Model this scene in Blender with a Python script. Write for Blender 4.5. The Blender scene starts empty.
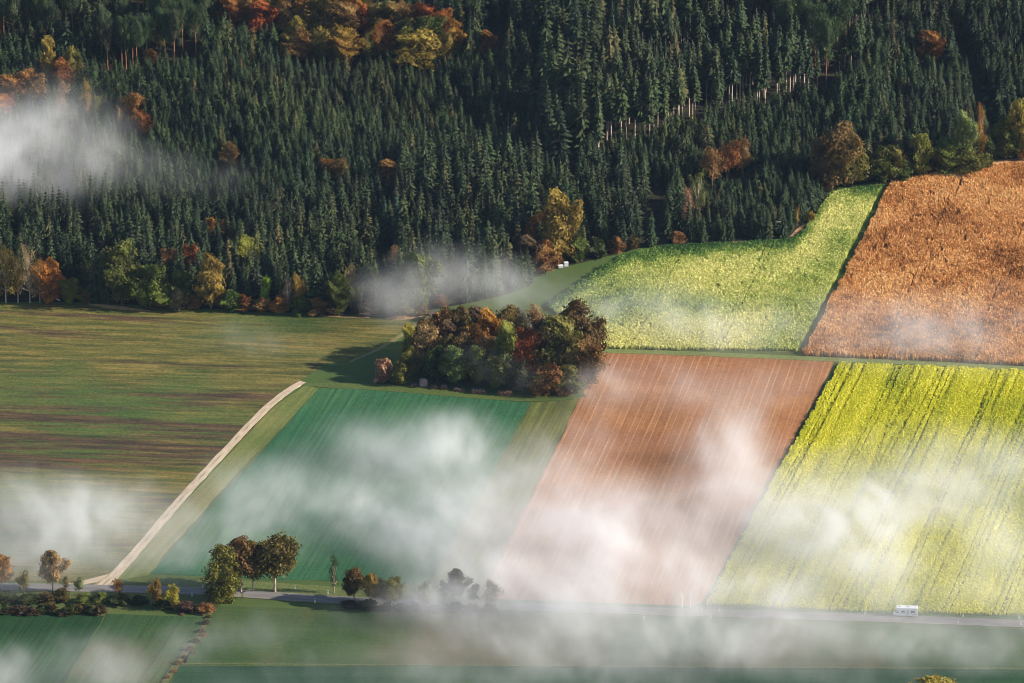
import bpy, bmesh, math, random
import numpy as np
from mathutils import Vector, Matrix

S = bpy.context.scene
COL = S.collection
R = math.radians

# ------------------------------------------------------------------ camera
CAM_H, PITCH, HFOV = 520.0, R(20.0), R(12.0)
W, H = 1024, 683
FPX = (W / 2) / math.tan(HFOV / 2)
cd = bpy.data.cameras.new('camera'); cam = bpy.data.objects.new('camera', cd); COL.objects.link(cam)
cam.location = (0, 0, CAM_H); cam.rotation_euler = (math.pi / 2 - PITCH, 0, 0)
cd.sensor_width = 36; cd.angle = HFOV; cd.clip_start = 5; cd.clip_end = 30000
S.camera = cam

# ------------------------------------------------------------------ sky, sun, exposure
SUN_DIR = Vector((0.95, -0.11, 0.0)).normalized()       # horizontal direction towards the sun
SUN_EL = R(24)
w = bpy.data.worlds.new('World'); S.world = w; w.use_nodes = True
wn = w.node_tree; sky = wn.nodes.new('ShaderNodeTexSky'); sky.sky_type = 'NISHITA'; sky.sun_disc = False
sky.sun_elevation = SUN_EL; sky.sun_rotation = math.atan2(SUN_DIR.x, SUN_DIR.y)
sky.air_density = 1.0; sky.dust_density = 0.6; sky.ozone_density = 1.5
wn.links.new(sky.outputs[0], wn.nodes['Background'].inputs[0]); wn.nodes['Background'].inputs[1].default_value = 0.075
sl = bpy.data.lights.new('sun', 'SUN'); sl.energy = 5.0; sl.angle = R(0.55); sl.color = (1.0, 0.89, 0.75)
so = bpy.data.objects.new('sun', sl); COL.objects.link(so)
sdir = Vector((SUN_DIR.x * math.cos(SUN_EL), SUN_DIR.y * math.cos(SUN_EL), math.sin(SUN_EL)))
so.rotation_euler = sdir.to_track_quat('Z', 'Y').to_euler(); so.location = (300, 1200, 300)
S.view_settings.view_transform = 'Standard'; S.view_settings.look = 'None'
S.view_settings.exposure = 1.0; S.view_settings.gamma = 1.0; S.view_settings.use_curve_mapping = False
cy = S.cycles
cy.max_bounces = 5; cy.diffuse_bounces = 2; cy.glossy_bounces = 1; cy.transmission_bounces = 2
cy.volume_bounces = 3; cy.transparent_max_bounces = 8
cy.use_denoising = True; cy.denoising_prefilter = 'ACCURATE'; cy.filter_width = 1.05
cy.volume_step_rate = 1.6; cy.volume_max_steps = 256
S.render.film_transparent = False

rng = np.random.default_rng(7); random.seed(7)

# ------------------------------------------------------------------ terrain
_ys = np.arange(-9000, 30001, 2.0)
_slope = np.interp(_ys, [1330, 1500, 1660, 2050, 2700], [0, 0.10, 0.20, 0.2, 0.0])
_slope[_ys < 1330] = 0
_zt = np.cumsum(_slope) * 2.0
def ter(x, y):
    x = np.asarray(x, float); y = np.asarray(y, float)
    z = np.interp(y, _ys, _zt)
    m = np.clip((y - 1500) / 80, 0, 1); m = m * m * (3 - 2 * m)
    return z + m * (1.6 * np.sin(x / 37 + 1.0 + y / 90) * np.sin(y / 41 + x / 120) + 1.0 * np.sin(x / 17 + y / 23))
def ray(px, py):
    u = (px - W / 2) / FPX; v = -(py - H / 2) / FPX
    d = Vector((u, math.cos(PITCH) + v * math.sin(PITCH), -math.sin(PITCH) + v * math.cos(PITCH)))
    return d
def P(px, py, lift=0.0):
    "point on the terrain seen at a pixel"
    d = ray(px, py)
    lo, hi = 600 / d.y, 6000 / d.y
    for _ in range(40):
        m = (lo + hi) / 2
        if CAM_H + d.z * m > float(ter(d.x * m, d.y * m)) + lift: lo = m
        else: hi = m
    return Vector((d.x * m, d.y * m, CAM_H + d.z * m))
def proj(x, y, z):
    zz = z - CAM_H
    dep = y * math.cos(PITCH) - zz * math.sin(PITCH); up = y * math.sin(PITCH) + zz * math.cos(PITCH)
    return W / 2 + FPX * x / dep, H / 2 - FPX * up / dep
def ppm(p): # pixels per metre there
    return FPX / (p.y * math.cos(PITCH) - (p.z - CAM_H) * math.sin(PITCH))
def inpoly(x, y, poly):
    x = np.asarray(x, float); y = np.asarray(y, float); r = np.zeros(x.shape, bool); n = len(poly)
    for i in range(n):
        x1, y1 = poly[i][0], poly[i][1]; x2, y2 = poly[(i + 1) % n][0], poly[(i + 1) % n][1]
        if y1 == y2: continue
        c = ((y1 > y) != (y2 > y)) & (x < (x2 - x1) * (y - y1) / (y2 - y1) + x1)
        r ^= c
    return r

# ------------------------------------------------------------------ numpy noise
class VN:
    def __init__(s, seed, dim):
        s.n = 32 if dim == 3 else 128
        s.g = np.random.default_rng(seed).random((s.n,) * dim).astype(np.float32); s.dim = dim
    def __call__(s, *c):
        n = s.n; I = []; F = []
        for a in c:
            i = np.floor(a).astype(np.int64); f = (a - i).astype(np.float32); f = f * f * (3 - 2 * f)
            I.append((i % n, (i + 1) % n)); F.append((1 - f, f))
        r = 0
        for k in range(2 ** s.dim):
            b = [(k >> j) & 1 for j in range(s.dim)]
            wgt = 1
            for j in range(s.dim): wgt = wgt * F[j][b[j]]
            r = r + wgt * s.g[tuple(I[j][b[j]] for j in range(s.dim))]
        return r
def fbm(vn, c, octv=4, gain=0.5):
    r = 0; a = 1; t = 0; f = 1.0
    for k in range(octv):
        r = r + a * vn(*[q * f + 7.3 * k for q in c]); t += a; a *= gain; f *= 2.03
    return r / t
N2 = VN(3, 2); N3 = VN(5, 3)

# ------------------------------------------------------------------ material helpers
class NT:
    def __init__(s, name):
        s.m = bpy.data.materials.new(name); s.m.use_nodes = True; s.t = s.m.node_tree
        s.b = s.t.nodes['Principled BSDF']; s.b.inputs['Roughness'].default_value = 0.85
        s.b.inputs['Specular IOR Level'].default_value = 0.2
    def n(s, typ, **kw):
        k = s.t.nodes.new(typ)
        for a, v in kw.items():
            if a.startswith('i_'):
                k.inputs[a[2:].replace('_', ' ')].default_value = v
            else: setattr(k, a, v)
        return k
    def l(s, a, b): s.t.links.new(a, b)
    def noise(s, vec, scale, detail=4, rough=0.55):
        k = s.n('ShaderNodeTexNoise', i_Scale=scale, i_Detail=detail, i_Roughness=rough)
        if vec is not None: s.l(vec, k.inputs['Vector'])
        return k.outputs[0]
    def ramp(s, fac, stops, interp='LINEAR'):
        k = s.n('ShaderNodeValToRGB'); e = k.color_ramp; e.interpolation = interp
        while len(e.elements) < len(stops): e.elements.new(0.5)
        for i, (p, c) in enumerate(stops):
            e.elements[i].position = p; e.elements[i].color = (*c, 1)
        s.l(fac, k.inputs[0]); return k.outputs[0]
    def mix(s, fac, a, b, mode='MIX'):
        k = s.n('ShaderNodeMix', data_type='RGBA', blend_type=mode)
        for v, i in ((fac, 0), (a, 6), (b, 7)):
            if isinstance(v, (int, float)): k.inputs[i].default_value = v
            elif isinstance(v, tuple): k.inputs[i].default_value = (*v, 1)
            else: s.l(v, k.inputs[i])
        return k.outputs[2]
    def mp(s, v, a, b, c=0.0, d=1.0):
        k = s.n('ShaderNodeMapRange'); s.l(v, k.inputs[0])
        for i, q in enumerate((a, b, c, d)): k.inputs[i + 1].default_value = q
        return k.outputs[0]
    def scl(s, vec, sc):
        k = s.n('ShaderNodeVectorMath', operation='MULTIPLY'); s.l(vec, k.inputs[0]); k.inputs[1].default_value = sc
        return k.outputs[0]
    def uv(s): return s.n('ShaderNodeUVMap', uv_map='rows').outputs[0]
    def pos(s): return s.n('ShaderNodeNewGeometry').outputs['Position']
    def col(s, c): s.l(c, s.b.inputs['Base Color'])
    def bump(s, h, dist, strength=1.0):
        k = s.n('ShaderNodeBump', i_Distance=dist, i_Strength=strength); s.l(h, k.inputs['Height']); s.l(k.outputs[0], s.b.inputs['Normal'])

def flat(name, c, rough=0.7, var=0.25):
    t = NT(name); k = t.noise(t.pos(), 1.3, 5)
    d = tuple(q * (1 - var) for q in c); e = tuple(min(1, q * (1 + var)) for q in c)
    t.col(t.ramp(k, [(0.3, d), (0.7, e)])); t.b.inputs['Roughness'].default_value = rough
    return t.m

def link(name, me, mat=None, parent=None):
    o = bpy.data.objects.new(name, me); COL.objects.link(o)
    if mat and me and not me.materials: me.materials.append(mat)
    if parent: o.parent = parent
    return o
def tag(o, label=None, cat=None, group=None, kind=None):
    if label: o['label'] = label
    if cat: o['category'] = cat
    if group: o['group'] = group
    if kind: o['kind'] = kind
    return o
def thing(name, label, cat, loc, rz=0, group=None):
    o = bpy.data.objects.new(name, None); COL.objects.link(o); o.empty_display_size = 0.2
    o.location = loc; o.rotation_euler = (0, 0, rz); return tag(o, label, cat, group)

def mesh_np(name, V, F, smooth=False):
    V = np.asarray(V, np.float32); F = np.asarray(F, np.int32); n, k = F.shape
    me = bpy.data.meshes.new(name)
    me.vertices.add(len(V)); me.vertices.foreach_set('co', V.ravel())
    me.loops.add(n * k); me.loops.foreach_set('vertex_index', F.ravel())
    me.polygons.add(n); me.polygons.foreach_set('loop_start', np.arange(0, n * k, k, dtype=np.int32))
    me.update(calc_edges=True)
    if not smooth: me.polygons.foreach_set('use_smooth', np.zeros(n, bool))
    else: me.polygons.foreach_set('use_smooth', np.ones(n, bool))
    return me
def attr(me, name, vals, typ='FLOAT', dom='POINT'):
    a = me.attributes.new(name, typ, dom)
    a.data.foreach_set('value' if typ == 'FLOAT' else 'vector' if typ == 'FLOAT_VECTOR' else 'color', np.asarray(vals, np.float32).ravel())

# ------------------------------------------------------------------ ground materials
def m_ground():
    t = NT('meadow_grass'); p = t.pos()
    a = t.noise(p, 0.02, 5); b = t.noise(p, 0.5, 5, 0.7); c = t.noise(p, 2.2, 3, 0.7)
    g = t.ramp(a, [(0.3, (0.035, 0.075, 0.018)), (0.5, (0.055, 0.11, 0.022)), (0.7, (0.10, 0.125, 0.03))])
    g = t.mix(t.mp(b, 0.3, 0.75, 0, 0.55), g, (0.10, 0.10, 0.035)); g = t.mix(t.mp(c, 0.35, 0.7, 0, 0.35), g, (0.02, 0.04, 0.012))
    t.col(g); t.bump(c, 0.25, 0.7); return t.m
def m_forest_floor():
    t = NT('forest_floor'); p = t.pos(); a = t.noise(p, 0.25, 5); 
    t.col(t.ramp(a, [(0.3, (0.012, 0.014, 0.008)), (0.6, (0.03, 0.026, 0.014)), (0.8, (0.05, 0.035, 0.018))])); return t.m
def m_left():
    # uv.x = metres across the streaks, uv.y = metres along them
    t = NT('stubble_meadow'); u = t.uv()
    st = t.noise(t.scl(u, (0.12, 0.009, 1)), 1.0, 7, 0.68); st2 = t.noise(t.scl(u, (0.42, 0.04, 1)), 1.0, 6, 0.72)
    fine = t.noise(t.pos(), 0.9, 5, 0.85); big = t.noise(t.pos(), 0.018, 4)
    sx = t.n('ShaderNodeSeparateXYZ'); t.l(u, sx.inputs[0])
    gk = t.n('ShaderNodeMath', operation='MULTIPLY'); t.l(t.mp(sx.outputs[0], 30, 122, 0.0, 1.05), gk.inputs[0]); t.l(t.mp(sx.outputs[0], 124, 142, 1.0, 0.05), gk.inputs[1]); grad = gk.outputs[0]     # 0 near the wood, 1 near the road: more bare soil there
    g = t.ramp(st2, [(0.36, (0.05, 0.07, 0.016)), (0.5, (0.13, 0.12, 0.028)), (0.62, (0.24, 0.18, 0.05))])
    g = t.mix(t.mp(big, 0.46, 0.62, 0, 0.7), g, (0.055, 0.115, 0.025))
    s = t.n('ShaderNodeMath', operation='MULTIPLY_ADD'); t.l(grad, s.inputs[0]); s.inputs[1].default_value = 0.13; t.l(st, s.inputs[2])
    soil = t.ramp(st2, [(0.36, (0.03, 0.022, 0.016)), (0.5, (0.08, 0.048, 0.03)), (0.64, (0.16, 0.08, 0.04))])
    g = t.mix(t.mp(s.outputs[0], 0.555, 0.65, 0, 0.92), g, soil)
    g = t.mix(t.mp(fine, 0.42, 0.62, 0, 0.75), g, t.mix(1.0, g, (0.40, 0.46, 0.42), 'MULTIPLY'))
    t.col(g); t.bump(fine, 0.2, 0.7); return t.m
def m_rows(name, cols, period, darkc, amt=0.5, tram=None, tramc=None, patch=None, bumpd=0.15, patchscale=0.02):
    "field with drill rows: uv.x across rows in metres, uv.y along"
    t = NT(name); u = t.uv(); sx = t.n('ShaderNodeSeparateXYZ'); t.l(u, sx.inputs[0])
    n1 = t.noise(t.scl(u, (1.0 / period, 0.012, 1)), 1.0, 4, 0.7); n2 = t.noise(t.pos(), 0.9, 5, 0.85); n3 = t.noise(t.scl(u, (0.5, 1, 1)), patchscale, 4)
    g = t.ramp(n3, [(0.32, cols[0]), (0.5, cols[1]), (0.68, cols[2])])
    g = t.mix(t.mp(n1, 0.35, 0.65, 0, amt), g, darkc)
    if patch: g = t.mix(t.mp(t.noise(t.scl(u, (0.008, 0.03, 1)), 1.0, 4), 0.5, 0.66, 0, 0.8), g, patch)
    if tram:
        w_ = t.n('ShaderNodeMath', operation='PINGPONG'); t.l(sx.outputs[0], w_.inputs[0]); w_.inputs[1].default_value = tram / 2
        d_ = t.n('ShaderNodeMath', operation='SUBTRACT'); t.l(w_.outputs[0], d_.inputs[0]); d_.inputs[1].default_value = 0.9
        a_ = t.n('ShaderNodeMath', operation='ABSOLUTE'); t.l(d_.outputs[0], a_.inputs[0])
        br = t.noise(t.scl(u, (0.05, 0.05, 1)), 1.0, 3)
        k = t.n('ShaderNodeMath', operation='MULTIPLY'); t.l(t.mp(a_.outputs[0], 0.10, 0.26, 1, 0), k.inputs[0]); t.l(t.mp(br, 0.35, 0.6, 0.12, 0.6), k.inputs[1])
        g = t.mix(k.outputs[0], g, tramc)
    g = t.mix(t.mp(n2, 0.42, 0.62, 0, 0.6), g, t.mix(1.0, g, (0.5, 0.5, 0.5), 'MULTIPLY'))
    t.col(g); h = t.n('ShaderNodeMath', operation='ADD'); t.l(n1, h.inputs[0]); t.l(n2, h.inputs[1]); t.bump(h.outputs[0], bumpd, 0.8); return t.m

# ------------------------------------------------------------------ ground sheet
def ground():
    xs = np.unique(np.concatenate([np.arange(-9000, -400, 600), np.arange(-400, 401, 8), np.arange(400, 9001, 600)]).astype(float))
    ys = np.unique(np.concatenate([np.arange(-3000, 1000, 500), np.arange(1000, 2100, 8), np.arange(2100, 3000, 50), np.arange(3000, 20001, 1000)]).astype(float))
    X, Y = np.meshgrid(xs, ys); Z = ter(X, Y)
    V = np.stack([X.ravel(), Y.ravel(), Z.ravel()], 1); nx = len(xs); ny = len(ys)
    i = np.arange(ny - 1)[:, None] * nx + np.arange(nx - 1)[None]; i = i.ravel()
    F = np.stack([i, i + 1, i + nx + 1, i + nx], 1)
    o = link('ground', mesh_np('ground', V, F, True), m_ground()); tag(o, kind='structure')
ground()

def dense(poly, step=5.0, wob=0.35, seed=0):
    r = random.Random(seed); out = []
    for i in range(len(poly)):
        a = Vector(poly[i][:2]); b = Vector(poly[(i + 1) % len(poly)][:2]); n = max(1, int((b - a).length / step))
        for k in range(n):
            q = a.lerp(b, k / n)
            if k: q += Vector((r.uniform(-wob, wob), r.uniform(-wob, wob)))
            out.append(q)
    return out
def sheet(name, poly, mat, lift, rowdir=None, origin=None, grid=7.0, wob=0.35, kind='structure'):
    bm = bmesh.new(); pts = dense(poly, 5, wob)
    bm.faces.new([bm.verts.new((q.x, q.y, 0)) for q in pts])
    bmesh.ops.triangulate(bm, faces=bm.faces[:])
    for ax in (0, 1):
        lo = min(q[ax] for q in pts); hi = max(q[ax] for q in pts)
        c = math.ceil(lo / grid) * grid
        while c < hi:
            co = [0, 0, 0]; co[ax] = c; no = [0, 0, 0]; no[ax] = 1
            bmesh.ops.bisect_plane(bm, geom=bm.verts[:] + bm.edges[:] + bm.faces[:], plane_co=co, plane_no=no); c += grid
    bmesh.ops.triangulate(bm, faces=bm.faces[:])
    uvl = bm.loops.layers.uv.new('rows')
    rd = Vector(rowdir).normalized() if rowdir is not None else Vector((0, 1)); pr = Vector((rd.y, -rd.x)); og = Vector(origin) if origin is not None else Vector((0, 0))
    for v in bm.verts: v.co.z = float(ter(v.co.x, v.co.y)) + lift
    for f in bm.faces:
        f.smooth = True
        for l in f.loops:
            q = l.vert.co.xy - og; l[uvl].uv = (q.dot(pr), q.dot(rd))
    bmesh.ops.recalc_face_normals(bm, faces=bm.faces[:])
    me = bpy.data.meshes.new(name); bm.to_mesh(me); bm.free()
    if len(me.polygons) and me.polygons[0].normal.z < 0: me.flip_normals()
    o = link(name, me, mat); tag(o, kind=kind); return o
def PP(lst): return [P(*q).xy for q in lst]
def ribbon(name, pts, widths, mat, lift, z0=0.0, crown=0.0, kind='structure', label=None):
    "a road or path along a line, draped on the terrain, with a small camber and side faces"
    dp = []; wd = []
    for i in range(len(pts) - 1):
        a, b = pts[i], pts[i + 1]; n = max(1, int((b - a).length / 4))
        for k in range(n): dp.append(a.lerp(b, k / n)); wd.append(widths[i] * (1 - k / n) + widths[i + 1] * k / n)
    dp.append(pts[-1]); wd.append(widths[-1])
    for _ in range(4):
        dp = [dp[0]] + [(dp[i - 1] + dp[i] * 2 + dp[i + 1]) / 4 for i in range(1, len(dp) - 1)] + [dp[-1]]
    V = []; F = []; UV = []; L = 0; rr = random.Random(3)
    for i, q in enumerate(dp):
        d = (dp[min(i + 1, len(dp) - 1)] - dp[max(i - 1, 0)]).normalized(); nn = Vector((-d.y, d.x)); hw = wd[i] / 2
        if i: L += (dp[i] - dp[i - 1]).length
        for s, zz in ((-1.0, -0.3), (-1.0, 0), (-0.5, crown), (0, crown), (0.5, crown), (1.0, 0), (1.0, -0.3)):
            e = q + nn * (hw * s + (rr.uniform(-.12, .12) if abs(s) == 1 else 0)); V.append((e.x, e.y, float(ter(e.x, e.y)) + lift + zz)); UV.append((hw * s, L))
    m = 7
    for i in range(len(dp) - 1):
        for j in range(m - 1): F.append((i * m + j, i * m + j + 1, (i + 1) * m + j + 1, (i + 1) * m + j))
    me = mesh_np(name, V, F); uvl = me.uv_layers.new(name='rows')
    li = np.array([l.vertex_index for l in me.loops]); uvl.data.foreach_set('uv', np.array(UV, np.float32)[li].ravel())
    if me.polygons[3].normal.z < 0: me.flip_normals()
    o = link(name, me, mat); tag(o, kind=kind); return o

FOREST_EDGE = [(-160, 293), (-60, 299), (0, 302), (60, 302), (90, 303), (200, 309), (290, 313), (400, 316), (425, 311), (442, 301), (480, 301), (515, 292), (545, 272), (600, 258), (640, 248),
               (700, 243), (785, 239), (806, 222), (818, 203), (832, 188), (880, 181), (940, 174), (985, 162), (1090, 155), (1200, 150)]
_e = PP(FOREST_EDGE)
FPOLY = [(q.x, q.y) for q in _e] + [(330, 1860), (-330, 1860)]
sheet('forest_floor', FPOLY, m_forest_floor(), 0.06, wob=0.8)

ROWB = P(601, 352).xy - P(480, 600).xy
ROWG = P(530, 403).xy - P(432, 583).xy
ROWY = P(835, 362).xy - P(705, 603).xy
ROWX = P(300, 410).xy - P(0, 400).xy
C_LEFT = [(-160, 294), (-90, 299), (0, 304), (130, 306), (250, 315), (398, 318), (412, 322), (378, 350), (322, 366), (296, 384), (178, 500), (100, 582), (60, 582), (-160, 580)]
pl = PP(C_LEFT)
sheet('stubble_field', pl, m_left(), 0.05, ROWX, P(200, 305).xy)
strip = m_rows('grass_strip', [(0.13, 0.17, 0.04), (0.21, 0.215, 0.06), (0.30, 0.25, 0.09)], 1.6, (0.06, 0.10, 0.025), 0.6)
sheet('grass_strip', PP([(306, 384), (318, 389), (240, 470), (160, 560), (150, 575), (114, 581), (182, 505), (264, 415)]), strip, 0.05, P(318, 389).xy - P(160, 560).xy)
gm = m_rows('winter_crop', [(0.026, 0.12, 0.05), (0.042, 0.15, 0.058), (0.085, 0.19, 0.06)], 1.0, (0.015, 0.07, 0.032), 0.75, 12.0, (0.03, 0.06, 0.025))
sheet('green_field', PP([(318, 389), (380, 388), (440, 394), (530, 403), (430, 584), (290, 580), (150, 574)]), gm, 0.07, ROWG, P(430, 584).xy)
om = m_rows('striped_grass', [(0.12, 0.15, 0.035), (0.18, 0.185, 0.045), (0.24, 0.215, 0.06)], 2.2, (0.035, 0.055, 0.02), 0.85)
sheet('striped_strip', PP([(530, 403), (573, 400), (596, 356), (601, 352), (540, 476), (480, 598), (430, 584)]), om, 0.05, ROWG)
bm_ = m_rows('ploughed_soil', [(0.30, 0.13, 0.05), (0.39, 0.172, 0.066), (0.47, 0.225, 0.09)], 1.3, (0.22, 0.095, 0.042), 0.6, 5.0, (0.56, 0.31, 0.16), patch=(0.27, 0.115, 0.055))
sheet('ploughed_field', PP([(601, 352), (835, 361), (702, 603), (690, 607), (480, 600)]), bm_, 0.09, ROWB, P(601, 352).xy)
ysoil = m_rows('crop_ground', [(0.16, 0.20, 0.03), (0.20, 0.24, 0.03), (0.25, 0.28, 0.04)], 1.2, (0.10, 0.14, 0.02), 0.5)
Y_POLY = PP([(840, 364), (1100, 375), (1100, 618), (850, 612), (706, 605), (770, 486)])
sheet('mustard_ground', Y_POLY, ysoil, 0.07, ROWY)
G_POLY = PP([(547, 306), (580, 283), (622, 257), (662, 248), (700, 246), (792, 241), (815, 220), (830, 196), (850, 190), (883, 186), (840, 270), (797, 352), (598, 349), (575, 330)])
sheet('green_manure_ground', G_POLY, ysoil, 0.07, ROWY)
O_POLY = PP([(890, 184), (985, 167), (1100, 160), (1230, 158), (1230, 380), (1024, 366), (802, 356)])
osoil = m_rows('maize_ground', [(0.16, 0.075, 0.03), (0.2, 0.09, 0.035), (0.24, 0.11, 0.04)], 1.2, (0.08, 0.04, 0.02), 0.5)
sheet('maize_ground', O_POLY, osoil, 0.09, ROWY)
# grassy headland line between the upper and the lower fields
hl = flat('headland_grass', (0.16, 0.19, 0.06))
ribbon('headland_path', [q for q in PP([(600, 351), (700, 354), (835, 360), (920, 363), (1024, 369), (1110, 374)])], [3.2] * 6, hl, 0.14)
# fields this side of the road
g2 = m_rows('dark_green_crop', [(0.012, 0.055, 0.014), (0.018, 0.08, 0.018), (0.03, 0.11, 0.025)], 1.5, (0.006, 0.02, 0.01), 0.85)
DIR2 = P(104, 618).xy - P(62, 680).xy
sheet('dark_crop_field', PP([(-160, 612), (0, 614), (104, 616), (60, 690), (40, 730), (-160, 730)]), g2, 0.07, DIR2)
g3 = m_rows('weedy_crop', [(0.03, 0.085, 0.025), (0.05, 0.11, 0.03), (0.13, 0.11, 0.04)], 1.5, (0.015, 0.035, 0.014), 0.75, patch=(0.12, 0.085, 0.03))
sheet('weedy_field', PP([(106, 614), (206, 617), (196, 640), (172, 690), (150, 730), (42, 730), (62, 690)]), g3, 0.05, DIR2)
g4 = m_rows('pasture', [(0.03, 0.07, 0.022), (0.055, 0.10, 0.026), (0.12, 0.11, 0.035)], 4.0, (0.03, 0.06, 0.025), 0.5, patch=(0.11, 0.085, 0.03), patchscale=0.03)
sheet('pasture', PP([(216, 606), (500, 614), (760, 620), (1140, 634), (1140, 668), (180, 664)]), g4, 0.05, P(1000, 640).xy - P(200, 620).xy)
g5 = m_rows('teal_crop', [(0.016, 0.055, 0.026), (0.025, 0.075, 0.03), (0.04, 0.09, 0.034)], 3.0, (0.008, 0.03, 0.02), 0.4)
sheet('lower_field', PP([(180, 666), (1140, 670), (1140, 760), (140, 760)]), g5, 0.07, P(1000, 668).xy - P(200, 666).xy)
# road and track
def m_road():
    t = NT('asphalt'); u = t.uv(); sx = t.n('ShaderNodeSeparateXYZ'); t.l(u, sx.inputs[0])
    a = t.ramp(t.noise(t.scl(u, (1, 0.15, 1)), 0.8, 5), [(0.3, (0.13, 0.125, 0.125)), (0.7, (0.22, 0.205, 0.20))])
    k = t.n('ShaderNodeMath', operation='ABSOLUTE'); t.l(sx.outputs[0], k.inputs[0])
    a = t.mix(t.mp(k.outputs[0], 1.9, 2.3, 0, 0.6), a, (0.22, 0.19, 0.14)); t.col(a); return t.m
def m_track():
    t = NT('gravel_track'); u = t.uv(); sx = t.n('ShaderNodeSeparateXYZ'); t.l(u, sx.inputs[0])
    a = t.ramp(t.noise(t.scl(u, (1, 0.3, 1)), 0.7, 5), [(0.3, (0.40, 0.31, 0.22)), (0.7, (0.56, 0.45, 0.33))])
    a = t.mix(t.mp(t.noise(t.pos(), 0.9, 4, 0.8), 0.54, 0.66, 0, 0.7), a, (0.28, 0.21, 0.13))
    k = t.n('ShaderNodeMath', operation='ABSOLUTE'); t.l(sx.outputs[0], k.inputs[0]); gr = t.noise(t.scl(u, (1, 0.12, 1)), 0.8, 4)
    q = t.n('ShaderNodeMath', operation='MULTIPLY'); t.l(t.mp(k.outputs[0], 0.15, 0.45, 1, 0), q.inputs[0]); t.l(t.mp(gr, 0.45, 0.6, 0, .7), q.inputs[1]); a = t.mix(q.outputs[0], a, (0.16, 0.17, 0.06))
    q = t.n('ShaderNodeMath', operation='MULTIPLY'); t.l(t.mp(k.outputs[0], 1.05, 1.5, 0, 1), q.inputs[0]); t.l(t.mp(gr, 0.42, 0.6, 0.1, .9), q.inputs[1]); a = t.mix(q.outputs[0], a, (0.17, 0.16, 0.07)); t.col(a); return t.m
mr = m_road(); mt = m_track()
ROAD = [(-170, 583), (-60, 586), (60, 588), (104, 589), (200, 591), (300, 598), (400, 603.5), (520, 607.5), (700, 613), (850, 617.5), (1024, 624), (1160, 630)]
rp = [P(*q).xy for q in ROAD]
ribbon('road', rp, [5.0] * 12, mr, 0.16, crown=0.05)
ribbon('dirt_track', [q for q in PP([(303, 382), (286, 391), (262, 412), (225, 451), (180, 500), (140, 547), (118, 573), (100, 588)])], [2.3, 2.5, 2.6, 2.6, 2.7, 2.8, 3.2, 5.0], mt, 0.13)
ribbon('track_curve', [q for q in PP([(60, 586), (82, 586), (100, 583), (116, 575)])], [1.5, 3.0, 3.4, 3.2], mt, 0.12)
# bare sandy margin along the wood
sand = flat('bare_margin', (0.42, 0.25, 0.12), var=0.4)
def margin(name, pts, wd): ribbon(name, [q for q in PP(pts)], wd, sand, 0.10)
margin('bare_margin', [(88, 304), (105, 307), (125, 309), (150, 311)], [0.3, 2.6, 2.2, 0.3])
margin('bare_margin', [(320, 316), (345, 317.5), (370, 318)], [0.3, 1.3, 0.4])
margin('bare_margin', [(385, 319), (400, 318), (415, 316), (428, 313)], [0.5, 4.5, 5, 1.0])
margin('bare_margin', [(700, 245), (735, 243), (762, 242)], [0.4, 1.6, 0.6])
margin('bare_margin', [(790, 237), (800, 230), (806, 224)], [0.3, 1.8, 0.5])
margin('bare_margin', [(862, 187), (900, 182), (960, 170), (990, 163), (1024, 161), (1090, 158)], [0.6, 1.6, 1.2, 4.0, 4.5, 4.0])
path = flat('worn_grass', (0.17, 0.15, 0.06))
ribbon('field_path', [q for q in PP([(425, 318), (405, 332), (385, 347), (350, 362)])], [1.4, 1.6, 1.4, 0.8], path, 0.08)
ribbon('headland', [q for q in PP([(300, 384), (330, 386), (380, 387), (430, 391), (530, 400), (585, 395)])], [2.0, 4, 5, 6, 5, 3], flat('headland_turf', (0.075, 0.105, 0.026)), 0.12)
ribbon('field_edge_line', [q for q in PP([(178, 664), (400, 665), (700, 667), (1140, 670)])], [0.8] * 4, flat('dry_grass', (0.085, 0.10, 0.034), var=0.5), 0.12)
ribbon('road_verge', [q for q in PP([(480, 601), (560, 604), (690, 608.5), (850, 613.5), (1024, 620), (1140, 625)])], [3.2] * 6, flat('verge_grass', (0.06, 0.10, 0.03), var=0.4), 0.11)
ribbon('road_verge', [q for q in PP([(150, 583), (250, 586), (330, 592), (420, 597), (480, 600)])], [7] * 5, flat('verge_turf', (0.10, 0.125, 0.035), var=0.35), 0.11)

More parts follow.
